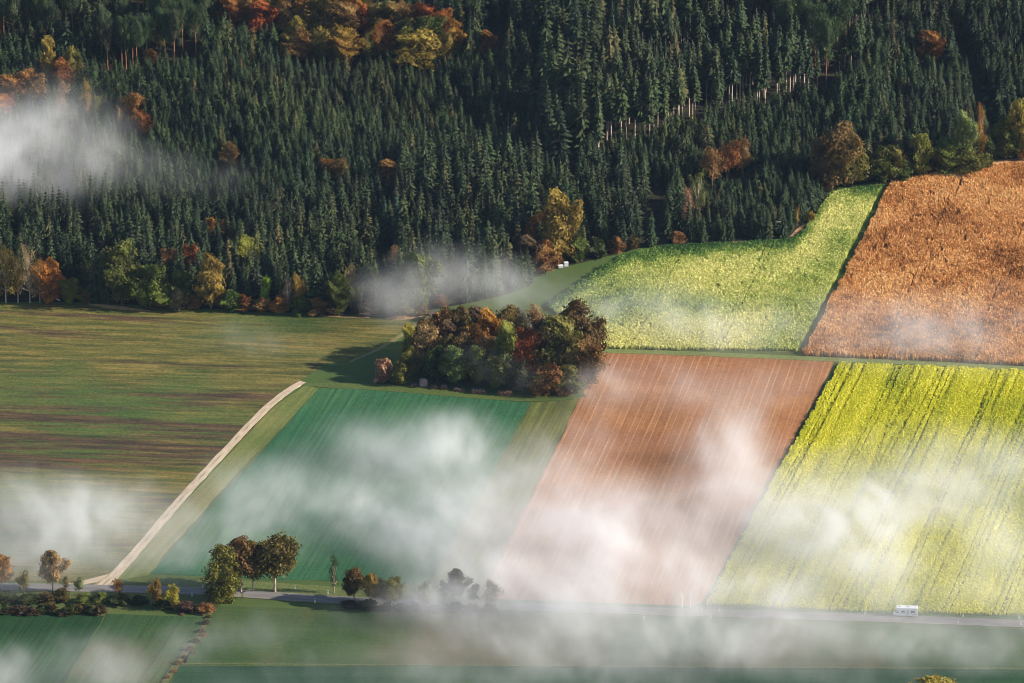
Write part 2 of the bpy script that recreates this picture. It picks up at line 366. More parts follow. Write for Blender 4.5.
# ------------------------------------------------------------------ crops: plants in their thousands
def crop_mat(name, stops, tip=None):
    t = NT(name); a = t.n('ShaderNodeAttribute', attribute_name='tone'); g = t.ramp(a.outputs['Fac'], stops)
    t.col(g); t.b.inputs['Roughness'].default_value = 0.8
    tr = t.n('ShaderNodeBsdfTranslucent'); t.l(g, tr.inputs[0]); mx = t.n('ShaderNodeMixShader'); mx.inputs[0].default_value = 0.25
    t.l(t.b.outputs[0], mx.inputs[1]); t.l(tr.outputs[0], mx.inputs[2]); t.l(mx.outputs[0], t.t.nodes['Material Output'].inputs[0]); return t.m
def crop(name, poly, rowdir, spacing, height, mat, label, tonef, keepf, lift=0.08, blades=5, spread=0.55, seed=1):
    r = np.random.default_rng(seed); xs = [q.x for q in poly]; ys = [q.y for q in poly]
    rd = Vector(rowdir).normalized(); pr = Vector((rd.y, -rd.x)); c0 = poly[0]
    L = 420; nu = int(L / spacing); U, V = np.meshgrid(np.arange(-nu, nu) * spacing, np.arange(-nu, nu) * spacing * 0.9)
    U = U.ravel() + r.uniform(-.3, .3, U.size) * spacing; V = V.ravel() + r.uniform(-.5, .5, V.size) * spacing
    X = c0.x + U * pr.x + V * rd.x; Y = c0.y + U * pr.y + V * rd.y
    wob = [(q.x, q.y) for q in dense(poly, 3, 0.5, seed)]
    k = inpoly(X, Y, wob); X, Y, U, V = X[k], Y[k], U[k], V[k]
    px, py = proj(X, Y, ter(X, Y)); vis = (px > -60) & (px < 1150) & (py < 760); X, Y, U, V = X[vis], Y[vis], U[vis], V[vis]
    keep, hs = keepf(X, Y, U, V, r); X, Y, U, V, hs = X[keep], Y[keep], U[keep], V[keep], hs[keep]
    n = len(X); tone = tonef(X, Y, U, V, r); h = height * hs * r.uniform(0.8, 1.15, n); z = ter(X, Y) + lift
    VV = []; T = []
    for b in range(blades):
        an = r.uniform(0, 2 * np.pi, n); ca, sa = np.cos(an), np.sin(an); hb = h * r.uniform(0.7, 1.08, n); wd = spread * spacing * r.uniform(.5, 1, n)
        off = spacing * 0.3; cx = X + r.uniform(-off, off, n); cyy = Y + r.uniform(-off, off, n)
        lean = r.uniform(0.1, 0.8, n) * spacing
        # a blade: narrow foot, broad shoulder, drooping tip
        p0 = np.stack([cx - sa * wd * .35, cyy + ca * wd * .35, z], 1); p1 = np.stack([cx + sa * wd * .35, cyy - ca * wd * .35, z], 1)
        p2 = np.stack([cx + ca * lean * .5 + sa * wd, cyy + sa * lean * .5 - ca * wd, z + hb * .9], 1)
        p3 = np.stack([cx + ca * lean - sa * wd * .6, cyy + sa * lean + ca * wd * .6, z + hb], 1)
        VV.append(np.stack([p0, p1, p2, p3], 1)); tt = tone + r.normal(0, 0.07, n)
        T.append(np.stack([tt - .08, tt - .08, tt, tt + .04], 1))
    VV = np.concatenate(VV).reshape(-1, 3); T = np.clip(np.concatenate(T).ravel(), 0, 1)
    F = np.arange(len(VV)).reshape(-1, 4); me = mesh_np(name, VV, F); attr(me, 'tone', T)
    o = link(name, me, mat); tag(o, label, 'crop', kind='stuff'); print(name, n); return o

def tram_keep(period, pairs, halfw, dens=1.0, ph=0.0):
    def f(X, Y, U, V, r):
        wob = 0.25 * np.sin(V / 19.0)
        u = (U + ph + wob) % period
        k = np.ones(len(X), bool)
        for c in pairs: k &= ~(np.abs(u - c) < halfw)
        hs = 0.85 + 0.3 * fbm(N2, (X * .15, Y * .15), 3)
        return k & (r.random(len(X)) < dens), hs
    return f
def y_keep(X, Y, U, V, r):
    k, hs = tram_keep(15.0, (2.0, 3.9), 0.22, 0.99)(X, Y, U, V, r)
    # thin irregular drill gaps
    g = fbm(N2, (U * 0.9, V * 0.02), 2); k &= ~((g > 0.70) & (r.random(len(X)) < .5)); return k, hs * (1 - .3 * (g > .62))
def y_tone(X, Y, U, V, r):
    return np.clip(0.66 + 0.7 * (fbm(N2, (X * .02, Y * .03), 4) - .5) + .5 * (fbm(N2, (U * .5, V * .015), 3) - .5) + r.normal(0, .05, len(X)), .05, 1)
ym = crop_mat('mustard_crop', [(0.0, (0.12, 0.20, 0.03)), (0.3, (0.34, 0.42, 0.05)), (0.6, (0.66, 0.645, 0.05)), (1.0, (0.87, 0.83, 0.11))])
crop('mustard_crop', Y_POLY, ROWY, 0.42, .95, ym, 'yellow flowering mustard crop in the lower right field, striped by wheel tracks', y_tone, y_keep, seed=4)
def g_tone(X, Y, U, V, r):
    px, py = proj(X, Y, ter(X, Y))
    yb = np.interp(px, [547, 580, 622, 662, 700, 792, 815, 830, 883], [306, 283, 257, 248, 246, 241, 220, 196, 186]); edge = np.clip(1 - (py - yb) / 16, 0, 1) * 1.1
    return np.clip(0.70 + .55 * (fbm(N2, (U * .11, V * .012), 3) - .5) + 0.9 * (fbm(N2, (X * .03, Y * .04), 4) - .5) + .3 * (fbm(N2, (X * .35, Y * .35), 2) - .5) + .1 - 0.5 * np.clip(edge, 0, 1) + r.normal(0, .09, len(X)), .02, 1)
def g_keep(X, Y, U, V, r):
    k, hs = tram_keep(27.0, (4.0, 5.9), 0.22, 0.97)(X, Y, U, V, r)
    n = fbm(N2, (X * .3, Y * .3), 3); return k & ~((n > .72) & (r.random(len(X)) < .6)), hs * (0.85 + .3 * n)
gmx = crop_mat('leafy_crop', [(0.0, (0.03, 0.10, 0.025)), (0.3, (0.14, 0.26, 0.06)), (0.6, (0.44, 0.51, 0.12)), (1.0, (0.80, 0.77, 0.30))])
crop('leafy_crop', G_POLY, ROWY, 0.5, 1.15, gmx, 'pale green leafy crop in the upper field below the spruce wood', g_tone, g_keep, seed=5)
def o_tone(X, Y, U, V, r):
    return np.clip(0.5 + 1.0 * (fbm(N2, (X * .05, Y * .06), 4) - .5) + .6 * (fbm(N2, (X * .5, Y * .5), 2) - .5) + .1 + r.normal(0, .09, len(X)), .02, 1)
def o_keep(X, Y, U, V, r):
    k, hs = tram_keep(27.0, (6.0, 7.9), 0.18, 0.98, 12)(X, Y, U, V, r)
    n = fbm(N2, (X * .28, Y * .28), 3); return k & ~((n > .66) & (r.random(len(X)) < .6)), hs * (0.85 + .3 * n)
omx = crop_mat('ripe_crop', [(0.0, (0.10, 0.035, 0.015)), (0.3, (0.42, 0.19, 0.06)), (0.6, (0.68, 0.35, 0.12)), (1.0, (0.84, 0.54, 0.24))])
crop('ripe_crop', O_POLY, ROWY, 0.52, 1.45, omx, 'ripe rusty orange crop in the upper right field below the wood', o_tone, o_keep, seed=6, spread=.42)

# ------------------------------------------------------------------ tree meshes
def foliage_mat(name, use_obj=True):
    t = NT(name); oi = t.n('ShaderNodeObjectInfo'); a = t.n('ShaderNodeAttribute', attribute_name='tone')
    hs = t.n('ShaderNodeHueSaturation'); t.l(oi.outputs['Color'], hs.inputs['Color'])
    t.l(t.mp(a.outputs['Fac'], 0, 1, 0.49, 0.512), hs.inputs['Hue']); t.l(t.mp(a.outputs['Fac'], 0, 1, 0.45, 1.4), hs.inputs['Value']); hs.inputs['Saturation'].default_value = 1.0
    g = hs.outputs[0]; t.col(g); t.b.inputs['Roughness'].default_value = 0.75
    tr = t.n('ShaderNodeBsdfTranslucent'); t.l(g, tr.inputs[0]); mx = t.n('ShaderNodeMixShader'); mx.inputs[0].default_value = 0.28
    t.l(t.b.outputs[0], mx.inputs[1]); t.l(tr.outputs[0], mx.inputs[2]); t.l(mx.outputs[0], t.t.nodes['Material Output'].inputs[0]); return t.m
def spruce_mat():
    t = NT('needles'); oi = t.n('ShaderNodeObjectInfo'); a = t.n('ShaderNodeAttribute', attribute_name='tone')
    g = t.ramp(oi.outputs['Random'], [(0.0, (0.009, 0.017, 0.006)), (0.3, (0.016, 0.028, 0.009)), (0.55, (0.026, 0.037, 0.010)), (0.8, (0.020, 0.037, 0.013)), (0.93, (0.042, 0.047, 0.014)), (1.0, (0.070, 0.055, 0.020))])
    big = t.noise(oi.outputs['Location'], 0.012, 3); mid = t.noise(oi.outputs['Location'], 0.035, 3)
    g = t.mix(t.mp(big, 0.4, 0.62, 0, 0.55), g, (0.012, 0.030, 0.012))
    g = t.mix(t.mp(mid, 0.35, 0.65, 0, 1), t.mix(1.0, g, (.72, .74, .80), 'MULTIPLY'), t.mix(1.0, g, (1.35, 1.28, 1.1), 'MULTIPLY'))
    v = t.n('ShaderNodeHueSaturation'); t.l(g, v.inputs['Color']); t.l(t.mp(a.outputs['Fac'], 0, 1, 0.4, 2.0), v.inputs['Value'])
    # a tree told by its own colour (alpha 0 = take it)
    hasc = t.n('ShaderNodeMath', operation='SUBTRACT'); hasc.inputs[0].default_value = 1.0; t.l(oi.outputs['Alpha'], hasc.inputs[1])
    c = t.mix(hasc.outputs[0], v.outputs[0], oi.outputs['Color']); t.col(c); t.b.inputs['Roughness'].default_value = 0.7; return t.m
M_NEED = spruce_mat(); M_LEAF = foliage_mat('leaves')
M_BARK = flat('bark', (0.10, 0.075, 0.055), var=.4); M_BARKP = flat('pale_bark', (0.42, 0.33, 0.26), var=.3); M_BARKR = flat('pine_bark', (0.34, 0.15, 0.07), var=.3); M_WHITE = flat('birch_bark', (0.72, 0.66, 0.56), var=.15)

def spruce_crown(seed, z0=0.06, n_t=17, Rr=0.15, droop=.055, sparse=0.0, power=.8):
    "unit height crown: whorls of ridged drooping boughs"
    r = random.Random(seed); V = []; F = []; T = []
    lean = (r.uniform(-.01, .01), r.uniform(-.01, .01))
    for i in range(n_t):
        f = i / (n_t - 1); z = z0 + (0.985 - z0) * f ** 0.92; rad = Rr * ((1 - f) ** power * 0.93 + 0.05) * r.uniform(.85, 1.12)
        if f < .12: rad *= .75 + f * 2
        nb = max(4, int(round(4 + 8 * (1 - f)))); a0 = r.uniform(0, 6.28)
        for b in range(nb):
            if r.random() < sparse: continue
            a = a0 + 6.283 * b / nb + r.uniform(-.25, .25); L = rad * r.uniform(.68, 1.22); wd = max(.010, min(.042, L * .52)) * r.uniform(.8, 1.2); dr = droop * (L / Rr) * r.uniform(.6, 1.5) + .004
            ca, sa = math.cos(a), math.sin(a); zz = z + r.uniform(-.012, .012); cx, cyy = lean[0] * f, lean[1] * f
            def pt(d, s, dz): return (cx + ca * d - sa * s, cyy + sa * d + ca * s, zz + dz)
            k = len(V); V += [pt(0, 0, .012), pt(L * .55, wd, -dr * .75), pt(L * .5, 0, -dr * .1), pt(L * .55, -wd, -dr * .75), pt(L, 0, -dr)]
            F += [(k, k + 1, k + 2), (k, k + 2, k + 3), (k + 1, k + 4, k + 2), (k + 2, k + 4, k + 3)]
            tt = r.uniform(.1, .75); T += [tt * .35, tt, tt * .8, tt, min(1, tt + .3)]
    k = len(V); V += [(-.004, 0, .95), (.004, 0, .95), (lean[0], lean[1], 1.0)]; F.append((k, k + 1, k + 2)); T += [.5, .5, .8]
    me = mesh_np('spruce_crown', V, F); attr(me, 'tone', T); me.materials.append(M_NEED); return me
def tube(V, F, p, q, r0, r1, n=6):
    p = Vector(p); q = Vector(q); d = (q - p).normalized(); a = d.orthogonal().normalized(); b = d.cross(a); k = len(V)
    for c, r_ in ((p, r0), (q, r1)):
        for i in range(n):
            t = 6.283 * i / n; V.append(tuple(c + a * math.cos(t) * r_ + b * math.sin(t) * r_))
    for i in range(n): F.append((k + i, k + (i + 1) % n, k + n + (i + 1) % n, k + n + i))
def trunk_mesh(name, mat, h=0.97, r0=.011, r1=.002, limbs=(), wig=0.0, seed=0):
    rr = random.Random(seed); V = []; F = []; n = 5; pts = [Vector((0, 0, -.02))]
    for i in range(1, n + 1): pts.append(Vector((rr.uniform(-wig, wig), rr.uniform(-wig, wig), h * i / n)))
    for i in range(n): tube(V, F, pts[i], pts[i + 1], r0 + (r1 - r0) * i / n, r0 + (r1 - r0) * (i + 1) / n)
    for (p, q, a, b) in limbs: tube(V, F, p, q, a, b, 5)
    me = mesh_np(name, V, F, True); me.materials.append(mat); return me
SPR = [(spruce_crown(10 + i, 0.03, 16, .215 + .03 * (i % 3), .06 + .015 * (i % 2), .05 + .06 * (i % 3), .66), trunk_mesh('spruce_trunk', M_BARK, seed=i)) for i in range(6)]
TALL = [(spruce_crown(30 + i, 0.34 + .05 * i, 14, .13 + .012 * i, .05, .2, .6), trunk_mesh('tall_trunk', M_BARKP, r0=.0125, seed=i)) for i in range(4)]

def leafy_crown(seed, shape='round', n_l=22, per=110, leaf=.035, gaps=0.0, bottom=.2):
    per *= 2.1; leaf *= .66
    "unit height, unit full width (scaled by the caller): leaf clumps on lumps around a branching frame"
    r = np.random.default_rng(seed); V = []; T = []; limbs = []
    C = []
    for i in range(int(n_l * 1.7)):
        z = r.uniform(bottom + .06, .95); f = (z - bottom) / (1 - bottom)
        if shape == 'round': rm = math.sqrt(max(.02, 1 - (2 * f - .95) ** 2)) * .36
        elif shape == 'column': rm = .30 * (1 - abs(f - .4) ** 1.5 * .9)
        elif shape == 'cone': rm = .40 * (1 - f) ** .7
        else: rm = .40 * math.sqrt(max(.03, 1 - f ** 2.2))
        a = i * 2.4 + r.uniform(-.4, .4); d = rm * math.sqrt(r.uniform(.15, 1)) if i % 4 else 0.1 * rm; d *= r.uniform(.72, 1.22)
        s = r.uniform(.05, .13) * (1.35 if d < rm * .5 else 1.0); d *= 1 + .28 * math.sin(a * 2 + seed) * math.sin(z * 7 + seed * 1.7)
        C.append((d * math.cos(a), d * math.sin(a), z, s, r.uniform(0, 1)))
        limbs.append(((0, 0, bottom * .9 + .25 * f), (d * math.cos(a) * .9, d * math.sin(a) * .9, z - .02), .012, .004))
    for i in range(5): C.append((0, 0, r.uniform(bottom + .2, .8), -1, r.uniform(0, 1)))
    V = []; Tn = []
    for (cx, cyy, cz, s, tn) in C:
        n = int(per * (abs(s) / .115) ** 2 * (1 - gaps)) if s > 0 else int(per * .8); d = r.normal(0, 1, (n, 3)); d /= np.linalg.norm(d, axis=1)[:, None]; rad = abs(s) * (r.uniform(.3, 1.45, n) ** .8)
        d[:, 2] *= .8
        if s < 0:   # loose leaves through the whole crown
            zz = r.uniform(bottom, .97, n); ff = (zz - bottom) / (1 - bottom); aa = r.uniform(0, 6.28, n); rm_ = (.36 if shape in ('column',) else .47) * np.sqrt(np.clip(1 - (2 * ff - .92) ** 2, .03, 1)) * r.uniform(.1, 1.0, n) ** .9
            p = np.stack([rm_ * np.cos(aa), rm_ * np.sin(aa), zz], 1)
        else: p = np.array([cx, cyy, cz]) + d * rad[:, None] * np.array([1.25, 1.25, .8])
        nr = d + r.normal(0, .55, (n, 3)); nr /= np.linalg.norm(nr, axis=1)[:, None]
        t1 = np.cross(nr, r.normal(0, 1, (n, 3))); t1 /= np.linalg.norm(t1, axis=1)[:, None]; t2 = np.cross(nr, t1); sz = leaf * r.uniform(.55, 1.25, n)[:, None]
        q = np.stack([p - t1 * sz, p + t2 * sz * .7, p + t1 * sz, p - t2 * sz * .7], 1); V.append(q.reshape(-1, 3))
        tt = np.clip(tn * .6 + r.uniform(0, .4, n), 0, 1); Tn.append(np.repeat(tt, 4))
    V = np.concatenate(V); ph = r.uniform(0, 6.28, 6); Q = V.copy()
    for ax in range(2):
        V[:, ax] += .055 * np.sin(Q[:, 2] * 9 + ph[ax]) + .05 * np.sin(Q[:, 1 - ax] * 13 + ph[2 + ax]) + .03 * np.sin(Q[:, 2] * 23 + Q[:, ax] * 17 + ph[ax])
    V[:, 2] += .05 * np.sin(Q[:, 0] * 12 + ph[4]) + .05 * np.sin(Q[:, 1] * 12 + ph[5]) - .02
    V[:, 2] = np.clip(V[:, 2], .005, 1.06)
    me = mesh_np('leafy_crown', V, np.arange(len(V)).reshape(-1, 4)); attr(me, 'tone', np.concatenate(Tn)); me.materials.append(M_LEAF); return me, limbs
def leafy(seed, shape, bark=M_BARK, **kw):
    me, limbs = leafy_crown(seed, shape, **kw); return me, trunk_mesh('leafy_trunk', bark, h=.8, r0=.028, r1=.006, limbs=limbs, wig=.012, seed=seed)
ROUND = [leafy(50 + i, 'round', per=125, n_l=24, bottom=.14) for i in range(5)]
STEM = [leafy(60 + i, 'round', per=125, n_l=22, bottom=.34, bark=M_BARKP) for i in range(3)]
COLUMN = [leafy(70 + i, 'column', per=90, n_l=20, bottom=.12, gaps=.1, bark=M_BARKP) for i in range(3)]
DOME = [leafy(80 + i, 'dome', per=115, n_l=26, bottom=.02) for i in range(4)]
THIN = [leafy(90 + i, 'column', per=42, n_l=18, bottom=.2, leaf=.026, bark=M_BARKP) for i in range(3)]
SPARSE = [leafy(95 + i, 'round', per=48, n_l=20, bottom=.3, leaf=.028) for i in range(3)]
BUSH = [leafy(110 + i, 'dome', per=80, n_l=16, bottom=.0, leaf=.06) for i in range(4)]
PINE = [leafy(120 + i, 'dome', per=150, n_l=17, bottom=.46, leaf=.024, bark=M_BARKR) for i in range(4)]
KIND = dict(round=ROUND, stem=STEM, column=COLUMN, dome=DOME, thin=THIN, sparse=SPARSE, bush=BUSH, pine=PINE)

def place_tree(name, cm, tm, loc, h, wd, rz, color, label, cat, group=None):
    e = thing(name, label, cat, loc, rz, group)
    c = link('crown', cm, None, e); c.scale = (wd, wd, h)
    if color: c.color = color
    t = link('trunk' if cat != 'bush' else 'stems', tm, None, e); t.scale = (wd if cat != 'tree' or True else h, wd, h)
    return e
RS = random.Random(99); PLACED = []
CC = dict(rust=(.21, .08, .018), red=(.26, .075, .018), orange=(.34, .145, .025), gold=(.25, .165, .03), yellow=(.30, .24, .035), ygreen=(.17, .165, .025), lime=(.20, .29, .035), green=(.090, .115, .018), dgreen=(.042, .054, .012),
          olive=(.14, .115, .024), dolive=(.10, .072, .020), brown=(.21, .115, .034), dbrown=(.085, .055, .03), tan=(.33, .21, .10), grey=(.20, .17, .11), pink=(.38, .19, .11), pine=(.055, .085, .035), sage=(.14, .155, .045))
def tree(px, py, hpx, wpx, kind, colour, label, name=None, cat='tree', group=None):
    "hpx, wpx: the size it has in the photo; kept as real metres at its own distance"
    p = P(px, py); s = ppm(p); h = hpx / (s * math.cos(PITCH)); wd = wpx / s / (0.74 if kind in ('round', 'stem', 'dome') else .84)
    cm, tm = RS.choice(KIND[kind]); c = tuple(v * RS.uniform(.88, 1.12) for v in CC[colour]) + (1,)
    nm = name or {'bush': 'bush', 'pine': 'pine_tree', 'thin': 'birch_tree'}.get(kind, 'broadleaf_tree')
    e = place_tree(nm, cm, tm, p, h, wd, RS.uniform(0, 6.28), c, label, 'bush' if kind == 'bush' else cat, group)
    PLACED.append((p.x, p.y, wd * .36, h)); return e

# --- the grove in the middle
G = 'trees of the autumn grove'
grove = [
 (408, 369, 42, 17, 'column', 'yellow', 'slim tree with yellow leaves at the left end of the grove'),
 (384, 381, 24, 19, 'bush', 'pink', 'pinkish brown bush standing just outside the left end of the grove'),
 (400, 384, 21, 19, 'bush', 'olive', 'low olive bush beside the pinkish bush left of the grove'),
 (428, 373, 46, 25, 'round', 'tan', 'tan brown tree behind the slim yellow tree of the grove'),
 (440, 357, 46, 25, 'round', 'brown', 'orange brown tree at the upper left corner of the grove'),
 (458, 356, 48, 27, 'round', 'dolive', 'dark olive tree in the back row of the grove beside its orange brown corner tree'),
 (470, 371, 46, 27, 'round', 'rust', 'rusty tree in the left middle of the grove'),
 (488, 363, 54, 24, 'round', 'orange', 'bright orange tree with a pointed top in the back row of the grove'),
 (477, 349, 42, 26, 'round', 'dbrown', 'dull dark brown tree behind the bright orange tree of the grove'),
 (506, 352, 44, 30, 'round', 'olive', 'olive green tree behind the yellow green tree of the grove'),
 (508, 381, 57, 28, 'round', 'ygreen', 'yellow green tree in the heart of the grove'),
 (526, 385, 54, 27, 'round', 'red', 'rust red tree at the centre of the grove, brightest of its reds'),
 (535, 348, 46, 25, 'sparse', 'tan', 'thin pale tan tree on the back edge of the grove'),
 (560, 383, 66, 40, 'round', 'olive', 'broad olive brown tree left of the tall dark tree in the grove'),
 (580, 367, 66, 40, 'round', 'dolive', 'tall dark olive tree forming the upper right corner of the grove'),
 (588, 386, 50, 30, 'round', 'brown', 'brown tree at the lower right end of the grove by the ploughed field'),
 (547, 394, 29, 29, 'dome', 'brown', 'low round orange brown tree at the front foot of the grove'),
 (566, 392, 25, 26, 'dome', 'olive', 'low olive tan tree beside the round orange brown one at the front of the grove'),
 (455, 385, 37, 24, 'round', 'sage', 'pale green tree in the shaded front left of the grove'),
 (478, 386, 38, 22, 'round', 'green', 'small fresh green tree in the shaded front of the grove'),
 (500, 388, 38, 24, 'round', 'sage', 'pale sage green tree before the yellow green tree of the grove'),
 (437, 382, 36, 25, 'round', 'dgreen', 'dark green tree in deep shade at the front left of the grove'),
 (541, 371, 48, 28, 'round', 'dbrown', 'dark brown tree between the rust red and the broad olive tree of the grove'),
 (520, 352, 42, 26, 'round', 'grey', 'grey green tree in the back row of the grove, next to the thin tan tree'),
 (520, 391, 30, 24, 'round', 'dgreen', 'dark low tree at the front of the grove under the rust red tree'),
 (470, 355, 30, 22, 'bush', 'dgreen', 'dark bush inside the grove behind its left trees'),
 (495, 374, 34, 24, 'round', 'dolive', 'dark olive tree inside the grove behind the pale green trees'),
 (573, 352, 44, 28, 'round', 'dbrown', 'dark brown tree at the back right of the grove'),
 (424, 362, 42, 24, 'round', 'dolive', 'dark olive tree between the slim yellow tree and the tan brown one of the grove'),
 (448, 366, 46, 26, 'round', 'dbrown', 'dark brown tree in the second row of the grove, behind its dark green one'),
 (446, 376, 40, 26, 'round', 'dolive', 'dull olive tree in the left front of the grove behind its dark green one'),
 (463, 378, 42, 26, 'round', 'dolive', 'dull olive tree between the pale green front trees and the rusty one of the grove'),
 (412, 376, 30, 20, 'round', 'olive', 'low olive tree below the slim yellow tree at the left end of the grove'),
 (486, 378, 44, 26, 'round', 'brown', 'brown tree between the bright orange and the small fresh green tree of the grove'),
]
for g in grove: tree(*g, group=G)

# --- trees along the road
road_trees = [
 (223, 601, 52, 34, 'dome', 'ygreen', 'broad green and yellow tree across the road from the tall roadside group'),
 (241, 592, 52, 34, 'stem', 'brown', 'brownish tree behind the broad green and yellow roadside tree'),
 (253, 591, 48, 26, 'stem', 'olive', 'olive tree with a pale bare stem in the middle of the tall roadside group'),
 (275, 592, 54, 42, 'stem', 'olive', 'large spreading tree with pale leaning trunk, rightmost of the tall roadside group'),
 (334, 593, 40, 12, 'thin', 'dgreen', 'narrow dark columnar tree standing alone behind the road'),
 (354, 602, 32, 21, 'stem', 'dolive', 'small round dark tree, first of the row right of the columnar tree'),
 (371, 607, 32, 17, 'stem', 'gold', 'small tree with golden leaves between two dark ones by the road'),
 (380, 603, 24, 16, 'stem', 'dgreen', 'dark little tree squeezed behind the golden one by the road'),
 (392, 610, 32, 22, 'stem', 'olive', 'round olive tree right of the golden one by the road'),
 (425, 611, 30, 18, 'sparse', 'grey', 'faint greyish tree in the mist beside the road'),
 (443, 604, 24, 12, 'sparse', 'dgreen', 'faint narrow tree in the mist between two larger roadside ones'),
 (457, 603, 32, 18, 'stem', 'dgreen', 'dark topped tree rising out of the road mist'),
 (474, 606, 22, 14, 'sparse', 'dgreen', 'small dim tree in the mist next to the dark topped one'),
 (492, 612, 32, 20, 'sparse', 'grey', 'pale misty tree, last of the roadside row before the ploughed field'),
 (53, 591, 38, 22, 'stem', 'tan', 'pale tan tree on the verge near the track junction'),
 (2, 590, 34, 22, 'stem', 'orange', 'orange tree cut by the left edge, behind the road'),
 (24, 597, 28, 14, 'sparse', 'olive', 'thin olive sapling on the near verge by the left edge'),
 (156, 605, 28, 15, 'column', 'gold', 'small orange gold tree on the near verge, left of the yellow one'),
 (173, 609, 26, 18, 'column', 'yellow', 'small yellow tree on the near verge, right of the orange gold one'),
 (66, 592, 16, 9, 'sparse', 'olive', 'tiny grey green sapling right of the pale tan tree'),
 (79, 596, 20, 13, 'sparse', 'sage', 'small sage green sapling on the near verge before the track junction'),
 (118, 597, 18, 14, 'sparse', 'brown', 'small brown leafed sapling opposite the mouth of the dirt track'),
 (935, 709, 34, 42, 'dome', 'yellow', 'yellow leafed treetop rising at the lower edge on the right'),
]
for g in road_trees: tree(*g, name='roadside_tree')
for i, (x, y, h, w_, c) in enumerate([(6, 601, 8, 26, 'dgreen'), (28, 602, 7, 22, 'dgreen'), (48, 602, 10, 20, 'dolive'), (62, 601, 13, 16, 'dolive'), (84, 603, 7, 20, 'green'), (100, 603, 10, 16, 'green'), (120, 603, 9, 22, 'dgreen'),
                                      (140, 604, 8, 18, 'dgreen'), (163, 608, 8, 18, 'dgreen'), (186, 611, 9, 20, 'dbrown'), (206, 612, 9, 18, 'brown')]):
    tree(x, y, h, w_, 'bush', c, 'low %s bush in the scrub belt on the left near verge of the road' % {'dgreen': 'dark green', 'dolive': 'dull olive', 'green': 'green', 'dbrown': 'dark brown', 'brown': 'brown'}[c], group='%s scrub bushes on the near verge' % c)
for i in range(22):
    x = -12 + i * 5.4; y = 613.5 + .9 * math.sin(i)
    tree(x + RS.uniform(-2, 2), y + RS.uniform(-.8, .8), RS.uniform(5, 10), RS.uniform(9, 16), 'bush', RS.choice(['dbrown', 'dolive', 'dgreen']), 'dark brownish shrub in the hedge row above the dark green crop', name='hedge_shrub', group='shrubs of the dark hedge row')
for i in range(9):
    x = 352 + i * 17 + RS.uniform(-4, 4); tree(x, 606 + (i * 17) * .045 + RS.uniform(0, 2), RS.uniform(5, 9), RS.uniform(14, 20), 'bush', RS.choice(['dgreen', 'dbrown']), 'low dark undergrowth bush on the bank below the misty roadside trees', group='undergrowth bushes on the road bank')
ribbon('balk', PP([(210, 612), (205, 628), (192, 646), (176, 664), (160, 690)]), [1.0, 1.4, 1.7, 1.7, 1.7], flat('dry_weeds', (.09, .09, .03), var=.6), 0.12)
for x, y in [(209, 618), (206, 624), (201, 632), (204, 636), (196, 642), (190, 650), (193, 653), (184, 658), (179, 664), (174, 672), (168, 678)]:
    tree(x, y, RS.uniform(2, 4.5), RS.uniform(5, 9), 'bush', RS.choice(['brown', 'dolive', 'dbrown']), 'small brown tuft on the balk between the weedy field and the pasture', group='tufts on the balk')

